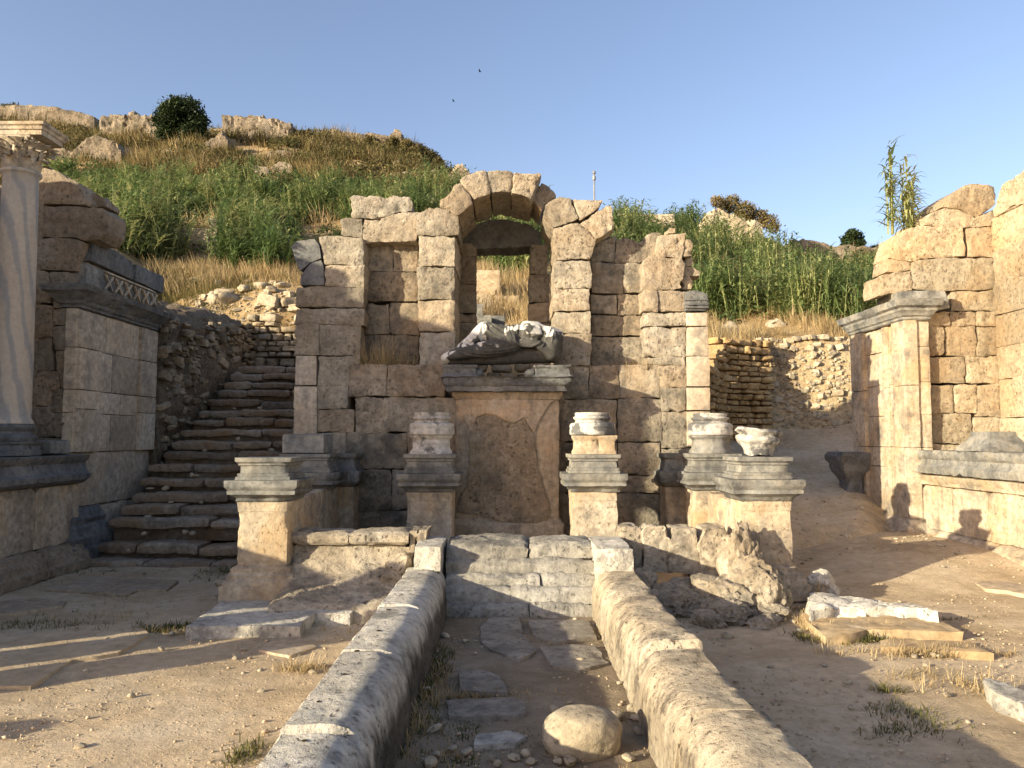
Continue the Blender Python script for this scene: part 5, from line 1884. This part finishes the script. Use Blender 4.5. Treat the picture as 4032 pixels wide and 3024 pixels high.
outcrop('ruined_wall', 'broad ruined wall chunk with a pale sunlit face on the skyline right of the big tree', 'ruin', 478, 628, 247, 308, 4, M_CLIFF, 3, [.98, 1.0, .97, .95, .98, .9, .85, .78, .7])
outcrop('ruined_wall', 'jagged ruined wall on the skyline left of the big tree', 'ruin', 212, 345, 238, 300, 3, M_CLIFF, 5, [.75, .8, .85, .88, .8, 1.0, .84, .8, .82, .7])
outcrop('ruined_wall', 'long low ruined wall on the skyline at the far left', 'ruin', -60, 205, 222, 262, 2.5, M_CLIFF, 8, [.9, 1.0, .9, .97, .95, .9, .75, .6, .4])
outcrop('ruined_wall', 'thin ruined wall running along the skyline above the brown scrub', 'ruin', 700, 868, 276, 306, 1.6, M_CLIFF, 9, [.8, .95, .85, .8, .75, .7, .65, .7, .62, .6, .55, .95, .85])
outcrop('rock_outcrop', 'rounded grey rock mass between the column and the big tree', 'rock', 150, 262, 292, 345, 3, M_CLIFF, 12, [.3, .6, .95, 1, .9, .8, .4])
outcrop('rock_outcrop', 'lower dark rock beside the column capital', 'rock', 84, 162, 312, 350, 2.5, M_CLIFF, 13, [.5, .9, 1, .8, .5])
outcrop('boulder', 'pale pointed boulder right below the big tree', 'rock', 436, 492, 284, 325, 1.2, M_CLIFF, 15, [.3, .6, .75, 1, .5])
outcrop('boulder', 'flat pale boulder in the brown scrub under the skyline wall', 'rock', 572, 628, 322, 345, 1.2, M_CLIFF, 16, [.6, .9, 1, .95, .6])
outcrop('boulder', 'pale boulder above the reeds in the middle of the slope', 'rock', 582, 632, 348, 372, 1.2, M_CLIFF, 17, [.5, 1, .95, .7])
outcrop('boulder', 'low pale rock left of the boulder above the reeds', 'rock', 536, 580, 354, 374, 1, M_CLIFF, 18, [.5, .9, .8, .5])
outcrop('boulder', 'broken pale rock standing among the reeds on the left slope', 'rock', 394, 442, 415, 447, 1.0, M_RUBB, 19, [.5, 1, .9, .55, .5, .3])
outcrop('boulder', 'squared pale stone beside the tall reed clump', 'rock', 444, 474, 466, 500, .8, M_RUBB, 20, [.95, 1, .9])
outcrop('rock_ledge', 'long rocky ledge below the right end of the skyline scrub', 'rock', 840, 1015, 356, 396, 2, M_CLIFF, 22, [.5, .6, .65, .55, .5, .75, .6, .5, .95, .6])
outcrop('boulder', 'rounded boulder on the skyline left of the arch', 'rock', 970, 1012, 352, 384, 1.2, M_RUBB, 23, [.4, .9, 1, .6])
outcrop('boulder', 'small upright rock on the ledge below the skyline scrub', 'rock', 848, 868, 344, 366, .6, M_RUBB, 24, [.6, 1, .7])
outcrop('ruined_wall', 'ruined wall stump of pale masonry on the right skyline under a brown bush', 'ruin', 1530, 1650, 448, 520, 2.4, M_RUBB, 26, [.85, 1, .9, .8, .7, .6, .5])
outcrop('boulder', 'grey boulder in the dry grass right of the fountain wall', 'rock', 1562, 1598, 690, 724, .5, M_RUBB, 28, [.5, .95, 1, .6])
outcrop('boulder', 'small grey boulder in the dry grass nearest the right wing', 'rock', 1664, 1702, 684, 706, .5, M_RUBB, 29, [.4, 1, .8, .5])
outcrop('rock_ledge', 'dark rocky ridge on the right skyline under the small trees', 'rock', 1710, 1930, 514, 556, 2, M_CLIFF, 31, [.9, 1, .8, .6, .7, .55, .5, .6])

# terraces of squared stone
for lab, x0, x1, yt, yb, cw in (('low terrace wall of grey squared stones below the left reeds', 360, 478, 492, 548, (.35, .8)),
                                ('low terrace wall of grey stones right of the reed clump', 590, 650, 532, 572, (.35, .7)),
                                ('grey terrace wall with a reed fringe right of the fallen arch stones', 1330, 1460, 462, 500, (.4, .8)),
                                ('pale squared block wall seen through the arch window', 1010, 1120, 584, 664, (.35, .8))):
    c = at_hill((x0 + x1) / 2, yb)
    Yd = c.y
    a, b = atY('D', x0, yb, Yd), atY('D', x1, yb, Yd)
    zt = atY('D', x0, yt, Yd).z
    mb = MB()
    n = max(2, int((zt - a.z) / .32))
    zs = [a.z - .3 + (zt - a.z + .3) * i / n for i in range(n + 1)]
    for i in range(n):
        e = b.x - (i / n) * (.9 if x0 == 1010 else .1)
        ashlar(mb, ('y', Yd), a.x, e, zs[i:i + 2], .6, cw[0], cw[1], .02, zj=.03)
    tag(mb.build('terrace_wall', M_RUBB), lab, 'wall')

# rubble stones above the stairs: each stone its own object
RUB = []
for i in range(6):
    mb = MB()
    mb.put(tpl_box(i * 9.1 + 3, 6, .12) if i % 2 else tpl_rock(i + 300, 3, .3, 9), Matrix.Identity(4), 1.0)
    RUB.append(mb)
rub_me = []
nr = 0
for k in range(900):
    if nr >= 90:
        break
    big = nr < 16
    x, y = (R.uniform(340, 645), R.uniform(600, 785))
    if not inpoly([x], [y], RUBBLE_P[0])[0]:
        continue
    if big:
        x, y = R.uniform(400, 640), R.uniform(606, 668)
    p = at_hill(x, y)
    if p is None or p.y > 24 or p.y < 15.6:
        continue
    s = R.uniform(.28, .5) if big else R.uniform(.08, .24)
    sz = (s * R.uniform(.9, 1.5), s * R.uniform(.7, 1.1), s * R.uniform(.45, .8))
    if nr < 6:
        o = RUB[nr].build('rubble_block', M_RUBB, loc=(0, 0, 0))
        rub_me.append(o.data)
    else:
        o = bpy.data.objects.new('rubble_block', rub_me[nr % 6])
        COL.objects.link(o)
    o.location = p + Vector((0, 0, sz[2] * .2))
    o.scale = sz
    o.rotation_euler = (R.uniform(-.2, .2), R.uniform(-.2, .2), R.uniform(0, 6.28))
    tag(o, 'pale rubble block lying on the slope above the stone stairs', 'stone', 'rubble blocks above the stairs')
    nr += 1
mb = MB()
for k in range(1500):
    x, y = R.uniform(330, 645), R.uniform(600, 790)
    if not inpoly([x], [y], RUBBLE_P[0])[0]:
        continue
    p = at_hill(x, y)
    if p is None or p.y > 23 or p.y < 15.6:
        continue
    s = R.uniform(.03, .10)
    mb.put(R.choice(PEBBLES), xf(p, (s * R.uniform(1, 1.7), s, s * .7), R.uniform(0, 6), R.uniform(-.4, .4)), R.uniform(.7, 1.2))
stuff(mb.build('rubble_chips', M_RUBB), 'stone chips covering the slope above the stairs', 'stones')
# blocks on the sill of the window
for lab, x0, x1, y0, y1, Yd in (('pale squared block on the ground behind the arch window', 1026, 1062, 680, 700, 14.2), ('grey squared block right of the pale one behind the arch window', 1058, 1090, 682, 699, 14.5), ('small grey block on top behind the arch window', 1024, 1042, 656, 676, 15.6)):
    mb = MB()
    rough_prism(mb, poly('D', [(x0, y1 + 14), (x1, y1 + 14), (x1, y0), (x0, y0)], Yd), .4, .05, .015)
    tag(mb.build('squared_block', M_GREY), lab, 'stone block')
mb = MB()
rubble(mb, (.35, 13.3), (-.55, 13.3), lambda t: 1.6, lambda t: 3.0, .4, .2, .5, .1, .2, (.9, 1.2))
tag(mb.build('rubble_wall', M_RUBB), 'sunlit rubble seen through the slot under the statue', 'wall')


# ---- trees and bushes
def leafcloud(name, mat, centers, radii, n, ls, parent=None, squash=.85, t0=.45, shell=.55):
    V, F, T = [], [], []
    c = np.array(centers)
    r = np.array(radii)
    pick = RN.choice(len(c), n, p=(r ** 2) / (r ** 2).sum())
    d = RN.normal(0, 1, (n, 3))
    d /= np.linalg.norm(d, axis=1)[:, None]
    rad = r[pick] * (shell + (1 - shell) * RN.uniform(0, 1, n)) * (1 + .17 * RN.normal(0, 1, n))
    p = c[pick] + d * rad[:, None] * np.array([1, 1, squash])
    a = RN.normal(0, 1, (n, 3)) + d * .6
    a /= np.linalg.norm(a, axis=1)[:, None]
    b = np.cross(a, RN.normal(0, 1, (n, 3)))
    b /= np.linalg.norm(b, axis=1)[:, None]
    L = (ls * RN.uniform(.6, 1.4, n))[:, None]
    quad = np.stack([p - a * L, p + b * L * .42, p + a * L, p - b * L * .42], 1).reshape(-1, 3)
    f = np.arange(n * 4).reshape(n, 4)
    t = np.clip(t0 + RN.normal(0, .2, n) + .12 * np.sin(p[:, 0] * 3) + .1 * np.sin(p[:, 2] * 4), 0, 1)
    return np_obj(name, quad, f, np.repeat(t, 4), mat, parent)


def limbs(name, base, tips, r0, parent):
    mb = MB()
    for tip in tips:
        pts = [Vector(base).lerp(Vector(tip), k) + Vector((nz(tip, 2, k) * .2, nz(tip, 2, k + 3) * .2, 0)) * math.sin(k * 3.14) for k in (0, .3, .6, 1)]
        vv, ff = [], []
        for i, p in enumerate(pts):
            rr = r0 * (1 - .8 * i / 3)
            for j in range(7):
                an = j * 2 * math.pi / 7
                vv.append((p.x + math.cos(an) * rr, p.y + math.sin(an) * rr, p.z))
        for i in range(3):
            for j in range(7):
                ff.append((i * 7 + j, i * 7 + (j + 1) % 7, (i + 1) * 7 + (j + 1) % 7, (i + 1) * 7 + j))
        mb.add(vv, ff, 1.0)
    return mb.build(name, M_BARK, parent)


def tree(label, x, ybase, blobs, n, ls, mat=M_TREE, t0=.4, name='tree', cat='tree'):
    """blobs: (D x, D y, radius in D pixels)"""
    b = at_hill(x, ybase)
    t = thing(name, label, cat, b)
    cs, rs = [], []
    for bx, by, r in blobs:
        q = atY('D', bx, by, b.y + R.uniform(-.6, .6))
        cs.append(q)
        rs.append(r / 1700 * b.y)
    leafcloud('crown', mat, cs, rs, n, ls, t, t0=t0)
    limbs('trunk', b - Vector((0, 0, .3)), [c for c in cs], .06 + .02 * max(rs), t)
    return t


tree('large dark green round tree on the skyline between two ruined walls', 385, 312,
     [(372, 246, 34), (405, 240, 34), (388, 232, 28), (352, 262, 24), (428, 262, 24), (385, 275, 36), (415, 285, 28), (358, 290, 22), (432, 292, 18), (395, 300, 24)], 12000, .095)
tree('small dark tree on the right skyline left of the lower bush', 1842, 552, [(1832, 518, 15), (1850, 512, 15), (1842, 505, 13), (1858, 525, 12), (1828, 532, 12), (1848, 536, 14), (1840, 545, 12)], 3600, .085)
tree('low dark bush on the right skyline beside the right wing', 1902, 560, [(1890, 540, 11), (1905, 538, 12), (1912, 548, 10), (1896, 552, 10)], 1800, .08, name='bush', cat='bush')
tree('dark bush on the skyline at the far left corner', 22, 262, [(14, 238, 15), (32, 236, 14), (24, 248, 14)], 2000, .08, M_OLIVE, .2, 'bush', 'bush')
tree('big rounded brown dry bush on the right skyline', 1620, 505,
     [(1550, 436, 16), (1580, 440, 22), (1610, 455, 24), (1640, 470, 22), (1660, 480, 20), (1672, 492, 14), (1565, 455, 18), (1600, 475, 24)], 9000, .06, M_OLIVE, .8, 'dry_bush', 'bush')
for x, y, r in ((905, 322, 24), (930, 335, 22), (880, 312, 20), (948, 348, 14), (850, 305, 16), (800, 302, 14), (700, 300, 14), (660, 290, 12)):
    tree({905: 'straw brown bush rounding off the skyline, second from its right end', 930: 'straw brown bush at the skyline slope, third from the ledge', 880: 'straw brown bush on the skyline below the ridge wall', 948: 'lowest straw bush at the end of the skyline slope',
          850: 'small brown bush under the ridge wall end', 800: 'small brown bush under the middle of the ridge wall', 700: 'small brown bush at the left end of the ridge wall', 660: 'small brown bush right of the broad ruined wall'}[x], x, y + r, [(x - r * .4, y + 4, r * .6), (x + r * .4, y + 4, r * .6), (x, y - 2, r * .6)], 1100, .07, M_OLIVE, .65, 'dry_bush', 'bush')

# individual reed clumps that stand out
for lab, x, y, n, h0, h1, sp in (('dark green reed clump standing in front of the left slope by the wing wall', 320, 555, 12, 1.3, 2.0, .8), ('tall green reed clump above the dry grass left of the fountain wall', 545, 580, 14, 1.3, 2.1, .9),
                                 ('reed clump right behind the fountain wall leaning over the dry grass', 1560, 672, 13, 1.2, 1.9, .9), ('bright reed clump rising beside the right wing pier', 1770, 690, 15, 1.2, 2.0, 1.1),
                                 ('reed tuft on the skyline right of the fallen arch stones', 1360, 464, 10, .7, 1.1, 1.0), ('tall reed clump on the right skyline beside the ruined stump', 1470, 490, 12, 1.3, 2.2, 1.0)):
    c = at_hill(x, y)
    xx = RN.normal(c.x, sp * .5, n)
    yy = RN.normal(c.y, sp * .5, n)
    zz_ = np.array([hill_at(a, b) for a, b in zip(xx, yy)])
    o = reeds('reed_clump', lab, xx, yy, zz_, h0, h1, 14, .42, 15, 9)
    del o['kind']
    o['category'] = 'reeds'

# lamp mast behind the arch
b = at_hill(1284, 470)
b = Vector(atY('D', 1284, 470, 34))
LM = thing('lamp_mast', 'thin grey metal mast on the skyline behind the fallen arch stones', 'mast', (b.x, 34, b.z - 1.5))
mb = MB()
tp = atY('D', 1284, 376, 34).z
loft(mb, plan_ngon(b.x, 34, .045, 10), [(0, b.z - 1.5), (-.012, tp)], amp=0, chip=0, worn=0, vstep=.4)
mb.build('pole', M_METAL, LM)
mb = MB()
loft(mb, plan_ngon(b.x, 34, .055, 10), [(0, tp - .28), (.02, tp - .26), (.02, tp - .1), (0, tp - .08)], amp=0, chip=0, worn=0)
mb.build('collar', M_METAL, LM)
mb = MB()
loft(mb, plan_ngon(b.x, 34, .045, 10), [(0, tp), (.03, tp + .03), (.03, tp + .10), (.0, tp + .14)], amp=0, chip=0, worn=0)
mb.build('lamp_head', M_METAL, LM)

# birds
for lab, x, y, Yd in (('tiny dark bird high above the arch', 1037, 155, 40), ('tiny dark bird lower left above the arch', 980, 219, 45)):
    p = atY('D', x, y, Yd)
    mb = MB()
    mb.put(ROCKS[0], xf(p, (.14, .05, .05)), 1.0)
    for s in (-1, 1):
        mb.add([(p.x + .04, p.y, p.z), (p.x - .04, p.y, p.z), (p.x - .07, p.y + s * .14, p.z + .08), (p.x - .02, p.y + s * .14, p.z + .08),
                (p.x + .04, p.y, p.z - .02), (p.x - .04, p.y, p.z - .02), (p.x - .07, p.y + s * .14, p.z + .07), (p.x - .02, p.y + s * .14, p.z + .07)],
               [(0, 1, 2, 3), (4, 7, 6, 5), (0, 4, 5, 1), (1, 5, 6, 2), (2, 6, 7, 3), (3, 7, 4, 0)])
    tag(mb.build('bird', M_BIRD), lab, 'bird')
# ------------------------------------------------------------------ forecourt: slabs, boulder, loose stones, weeds
def slab(name, label, mat, view, pts, z, th, cell=.07, amp=.012, cat='paving slab', tint=1.0):
    P = [atZ(view, x, y, z) for x, y in pts]
    mb = MB()
    rough_prism(mb, [(p.x, p.y, z) for p in P], -th, (cell, cell, .05), amp, None, 1, .0, tint, axis='z')
    return tag(mb.build(name, mat), label, cat)


slab('plinth_slab', 'worn pale slab under the near left pedestal', M_KERB, 'J', [(1158, 578), (1280, 490), (1372, 420), (1600, 405), (1870, 430), (2250, 420), (2180, 500), (1960, 500), (1900, 528), (1868, 578), (1500, 575)], .10, .14, amp=.018)
slab('paving_slab', 'wide flush paving slab with broken edge at the lower left', M_DIRT, 'J', [(-200, 960), (0, 952), (190, 950), (330, 860), (455, 780), (600, 765), (735, 742), (830, 690), (930, 622), (860, 560), (560, 560), (250, 600), (-200, 640)], .026, .06, .1, .008)
slab('paving_slab', 'grey paving slab in the shade below the left podium', M_SLAB, 'J', [(240, 350), (560, 270), (900, 280), (1110, 290), (1040, 350), (860, 350), (780, 385), (500, 360)], .03, .06, .1, .008, tint=.85)
slab('paving_slab', 'shaded paving slab at the left edge of the picture', M_SLAB, 'J', [(-150, 430), (200, 400), (420, 415), (390, 450), (60, 500), (-150, 510)], .03, .06, .1, .008, tint=.9)
slab('paving_slab', 'cracked paving patch beside the left channel wall', M_SLAB, 'J', [(1600, 720), (1700, 650), (1850, 640), (1980, 700), (1800, 760)], .022, .05, .09, .008)
slab('ochre_slab', 'thick smooth ochre slab on the ground right of the channel', M_OCHSLAB, 'L', [(862, 488), (900, 470), (1190, 450), (1420, 452), (1592, 462), (1700, 520), (1848, 596), (1500, 590), (1260, 584), (1160, 610), (1000, 628), (960, 590), (880, 520)], .075, .12, amp=.02)
slab('ochre_slab', 'long narrow ochre slab in front of the thick one', M_OCHSLAB, 'L', [(1335, 652), (1420, 640), (1560, 652), (1880, 650), (2035, 728), (1900, 720), (1520, 690), (1340, 690)], .045, .09, amp=.018)
slab('white_slab', 'rough white stone slab sunk in the ground at the right edge', M_KERB, 'L', [(1968, 905), (1990, 888), (2090, 900), (2300, 980), (2300, 1080), (2150, 1010), (2040, 970)], .11, .14, amp=.018, tint=1.15)
slab('paving_slab', 'flush grey paving stone at the right edge of the path', M_SLAB, 'L', [(1915, 300), (1980, 285), (2150, 300), (2300, 330), (2300, 385), (2120, 350), (1980, 335)], .05, .08, amp=.01, tint=1.05)
slab('ochre_slab', 'isolated ochre slab lying in front of the right pier', M_OCHSLAB, 'I', [(645, 1200), (690, 1178), (940, 1178), (955, 1200), (920, 1245), (850, 1268), (760, 1250)], .20, .14, amp=.015)
mb = MB()
P = [atZ('L', x, y, .16) for x, y in ((905, 375), (985, 352), (1080, 372), (1250, 392), (1440, 408), (1610, 440), (1690, 478), (1560, 452), (1380, 446), (1240, 452), (1120, 442), (1050, 448), (900, 462))]
rough_prism(mb, [(p.x, p.y, .16) for p in P], -.22, .06, .04, None, 2, 0, 1.1, axis='z')
P = atZ('L', 1010, 350, .1)
mb.put(tpl_rock(444, 4, .4, 7), xf((P.x, P.y + .1, .12), (.38, .3, .32)), 1.1)
tag(mb.build('broken_slab', M_KERB), 'pitted white broken stone strip behind the thick ochre slab', 'stone')

# slabs in the bed of the channel
for lab, pts, mt, tn in (('grey slab in the channel just before the big boulder', [(720, 1195), (860, 1175), (1120, 1178), (1200, 1210), (1216, 1270), (1150, 1288), (900, 1296), (740, 1290)], M_CHSLAB, 1.0),
                     ('rough grey slab in the middle of the channel left of centre', [(800, 1010), (960, 1005), (1060, 1040), (1112, 1140), (940, 1140), (810, 1130)], M_CHSLAB, 1.0),
                     ('long brown grey slab in the channel below the steps', [(930, 740), (1000, 680), (1170, 670), (1200, 760), (1280, 890), (1180, 940), (1000, 880), (940, 830)], M_CHSLAB, 1.0),
                     ('cracked slab along the right side of the channel bed', [(1300, 860), (1500, 850), (1650, 850), (1740, 960), (1560, 1000), (1380, 980)], M_CHSLAB, 1.0),
                     ('pale weathered slab right below the cascade steps', [(1230, 690), (1600, 690), (1660, 800), (1400, 830), (1260, 790)], M_CHSLAB, 1.0),
                     ('broken pale slab in the channel left of the boulder', [(900, 1400), (1120, 1370), (1230, 1410), (1150, 1460), (880, 1470)], M_KERB, .8)):
    slab('channel_slab', lab, mt, 'K', pts, .058, .08, .06, .014, tint=tn)

# the boulder
c = atZ('K', 1570, 1500, .04)
mb = MB()
bm = bmesh.new()
bmesh.ops.create_icosphere(bm, subdivisions=5, radius=.5)
for v in bm.verts:
    q = v.co.copy()
    q *= 1 + nz(q, 1.7, 4) * .13 + nz(q, 4, 8) * .05 + nz(q, 12, 2) * .02 + nz(q, 30, 5) * .012
    if q.z > .34:
        q.z = .34 + (q.z - .34) * .45
    v.co = Vector((c.x, c.y + .04, .10)) + Vector((q.x * .41, q.y * .37, q.z * .32))
mb.add_bm(bm, 1.0)
tag(mb.build('boulder', M_RUBB), 'rounded pale boulder lying in the channel near the viewer', 'boulder')

# stones one can count
ST_T = []
for i in range(7):
    mb = MB()
    mb.put(tpl_rock(i + 500, 2, .25, 9), Matrix.Identity(4), 1.0)
    ST_T.append(mb)
_sm = []
spots = []
for v, x, y, s in (('K', 600, 1125, .06), ('K', 715, 800, .09), ('K', 1562, 950, .06), ('K', 1395, 1260, .07), ('K', 1765, 1305, .12), ('K', 1900, 1308, .08), ('K', 1925, 1388, .06),
                   ('K', 640, 1380, .10), ('K', 760, 1500, .06), ('K', 850, 1520, .07), ('K', 1010, 1555, .05), ('K', 1045, 1590, .05), ('K', 1225, 1532, .06), ('K', 1245, 1580, .05),
                   ('K', 1420, 1575, .05), ('K', 1490, 1580, .08), ('K', 1855, 1560, .07), ('K', 620, 1590, .08), ('K', 660, 1530, .06), ('K', 2080, 1590, .06), ('K', 1140, 1555, .06), ('K', 840, 830, .06), ('K', 905, 830, .04),
                   ('K', 1800, 1090, .05), ('K', 1350, 1450, .05), ('K', 1890, 1250, .08), ('K', 1490, 1210, .05),
                   ('L', 410, 628, .10), ('L', 500, 545, .09), ('L', 590, 528, .07), ('L', 845, 598, .07), ('L', 805, 540, .07), ('L', 997, 803, .06), ('L', 1140, 908, .05), ('L', 670, 812, .05), ('L', 345, 495, .16), ('L', 1450, 615, .11), ('L', 1360, 632, .07),
                   ('L', 1660, 740, .05), ('L', 1700, 745, .05), ('L', 1610, 800, .05), ('L', 1545, 748, .05), ('L', 440, 500, .14), ('L', 800, 770, .04), ('L', 1740, 985, .05), ('L', 1420, 480, .04),
                   ('J', 515, 160, .10), ('J', 680, 228, .09), ('J', 820, 175, .09), ('J', 330, 238, .06), ('J', 185, 270, .06), ('J', 1375, 322, .16), ('J', 1520, 725, .06), ('J', 710, 722, .09), ('J', 1125, 170, .07), ('J', 1070, 622, .05), ('J', 660, 660, .05),
                   ('J', 1005, 720, .06), ('J', 500, 1330, .06), ('J', 535, 855, .04), ('J', 1950, 870, .06), ('J', 680, 145, .08), ('J', 1190, 290, .06), ('J', 900, 250, .06)):
    p = atZ(v, x, y, .04 if v == 'K' else .01)
    spots.append((p.x, p.y, gz(p.x, p.y) + .005, s))
for i in range(44):
    x, y = R.uniform(1.4, 6.2), R.uniform(4.5, 11)
    if R.random() < .4:
        x = -R.uniform(1.2, 4.6)
        y = R.uniform(3.4, 9.5)
    spots.append((x, y, gz(x, y) + .004, R.uniform(.03, .065)))
for i, (x, y, z, s) in enumerate(spots):
    if i < 7:
        o = ST_T[i].build('loose_stone', M_RUBB, loc=(0, 0, 0))
        _sm.append(o.data)
    else:
        o = bpy.data.objects.new('loose_stone', _sm[i % 7])
        COL.objects.link(o)
    o.location = (x, y, z + s * .12)
    o.scale = (s * R.uniform(.9, 1.4), s * R.uniform(.8, 1.2), s * R.uniform(.5, .9))
    o.rotation_euler = (R.uniform(-.3, .3), R.uniform(-.3, .3), R.uniform(0, 6.28))
    tag(o, 'small loose stone lying on the dusty ground', 'stone', 'loose stones on the ground')

# gravel
V, F, T, off = [], [], [], 0
for k in range(9000):
    y = 2.6 + 9 * R.random() ** 1.3
    x = R.uniform(-.68, .68) * y
    if -1.0 < x < 1.15 and y < 8.2 and R.random() < .55:
        continue
    if nz((x, y, 0), .8, 31) < -.12 and R.random() < .8:
        continue
    s = R.uniform(.006, .022) * (1 if R.random() < .9 else 1.7)
    t_ = PEBBLES[k % 8]
    M = xf((x, y, gz(x, y) + s * .2), (s * R.uniform(.9, 1.6), s, s * .7), R.uniform(0, 6))
    vv = t_[0] @ np.array(M.to_3x3()).T + np.array(M.translation)
    V.append(vv)
    F.append(np.array(t_[1]) + off)
    T.append(np.full(len(vv), R.uniform(.8, 1.35)))
    off += len(vv)
stuff(np_obj('gravel', np.concatenate(V), np.concatenate(F), np.concatenate(T), M_SLAB, smooth=True), 'fine gravel scattered over the dusty forecourt', 'gravel')


def ground_tufts(name, label, centers, n, h0, h1, nb, w, mat, t0=.5, spread=.05):
    X, Y = [], []
    for x, y, rx, ry, k in centers:
        m = int(n * k)
        X.append(RN.normal(x, rx, m))
        Y.append(RN.normal(y, ry, m))
    X, Y = np.concatenate(X), np.concatenate(Y)
    Z = np.array([gz(a, b) for a, b in zip(X, Y)]) + .02
    return tufts(name, label, X, Y, Z, h0, h1, nb, w, mat, 'grass', spread, t0, .2, .9, .1)


def gp(v, x, y, z=0.0):
    p = atZ(v, x, y, z)
    return p.x, p.y


C = []
for x, y, rx, ry, k in ((730, 1370, .10, .10, 1.2), (1220, 1400, .10, .12, 1.0), (1200, 1480, .12, .06, .6), (700, 900, .05, .3, .8), (600, 1080, .04, .3, .8), (820, 640, .08, .12, .9), (1690, 760, .03, .2, .5), (560, 1290, .06, .15, .8),
                        (1850, 1290, .1, .06, .6), (1960, 1390, .06, .06, .6), (480, 1450, .05, .12, .6), (900, 1560, .15, .06, .4)):
    C.append((*gp('K', x, y, .04), rx, ry, k))
for x, y, rx, ry, k in ((1060, 590, .22, .10, 1.6), (2030, 520, .14, .06, .9), (150, 570, .4, .1, 1.0), (420, 600, .25, .08, .6), (1490, 1400, .05, .1, .8), (1390, 230, .12, .3, 1.4), (560, 170, .4, .1, .8), (250, 240, .5, .1, .8)):
    C.append((*gp('J', x, y), rx, ry, k))
for x, y, rx, ry, k in ((1240, 650, .16, .06, 1.2), (240, 520, .4, .10, 1.6), (470, 490, .3, .08, .8), (1560, 1130, .12, .12, 1.2), (1530, 1210, .14, .06, .7), (1380, 960, .05, .03, .3), (860, 640, .05, .1, .5), (1700, 520, .3, .02, .6)):
    C.append((*gp('L', x, y), rx, ry, k))
ground_tufts('short_weeds', 'short green weeds in patches on the forecourt and channel bed', C, 110, .025, .07, 7, .006, M_GRASS, .25)
D_ = []
for x, y, rx, ry, k in ((1650, 1500, .1, .03, .5), (640, 1130, .06, .3, .9), (950, 1160, .2, .04, .8), (520, 1330, .06, .15, 1.0), (1690, 770, .03, .12, .4), (1150, 800, .2, .2, .5), (760, 1540, .2, .05, .6)):
    D_.append((*gp('K', x, y, .04), rx, ry, k))
for x, y, rx, ry, k in ((1500, 610, .35, .04, 1.6), (1880, 860, .08, .03, .6), (900, 420, .3, .06, .5), (620, 520, .4, .1, .3)):
    D_.append((*gp('J', x, y), rx, ry, k))
for x, y, rx, ry, k in ((1650, 735, .35, .05, 1.6), (1500, 600, .3, .03, .8), (900, 560, .05, .14, .8), (1980, 960, .08, .12, .6), (1750, 890, .2, .15, .6), (790, 470, .15, .06, .7)):
    D_.append((*gp('L', x, y), rx, ry, k))
ground_tufts('dry_tufts', 'dry straw tufts along slabs and channel edges', D_, 100, .03, .10, 7, .004, M_STRAW, .5)
# single weeds standing up in the joints
for lab, x, y, z, n, h0, h1, sp, mat in (('dry tuft growing against the boulder in the channel', .52, 3.83, .08, 16, .10, .17, .05, M_STRAW), ('dry bush growing in the left recess of the arched wall', -1.95, 10.98, 2.62, 90, .2, .42, .26, M_STRAW),
                                    ('dry weeds growing in the right recess of the arched wall', 1.75, 10.98, 2.62, 60, .12, .3, .25, M_STRAW), ('slim dry stalk beside the near right pedestal', 3.05, 7.95, .02, 8, .2, .36, .02, M_STRAW),
                                    ('green sprig on top of the left channel wall end', -.80, 7.42, .43, 30, .03, .06, .06, M_GRASS)):
    X = RN.normal(x, sp, n)
    Y = RN.normal(y, sp * .3, n)
    o = tufts('weed_tuft', lab, X, Y, np.full(n, z), h0, h1, 9, .006, mat, 'weeds', .04, .4, .2, .9, 0.0)
    del o['kind']
    o['category'] = 'weeds'
# reeds growing on top of the right wing
p = atY('H', 1130, 540, 12.5)
X = np.array([p.x - .42, p.x - .18, p.x - .12, p.x + .10, p.x + .16, p.x + .02])
zb = p.z - .05
o = reeds('reed_clump', 'tall reed stalks with pale plumes growing on the right wing wall', X[:3], np.full(3, 12.5), np.full(3, zb), 1.15, 1.5, 30, .8, 5, 9, .35, .7, .06)
del o['kind']
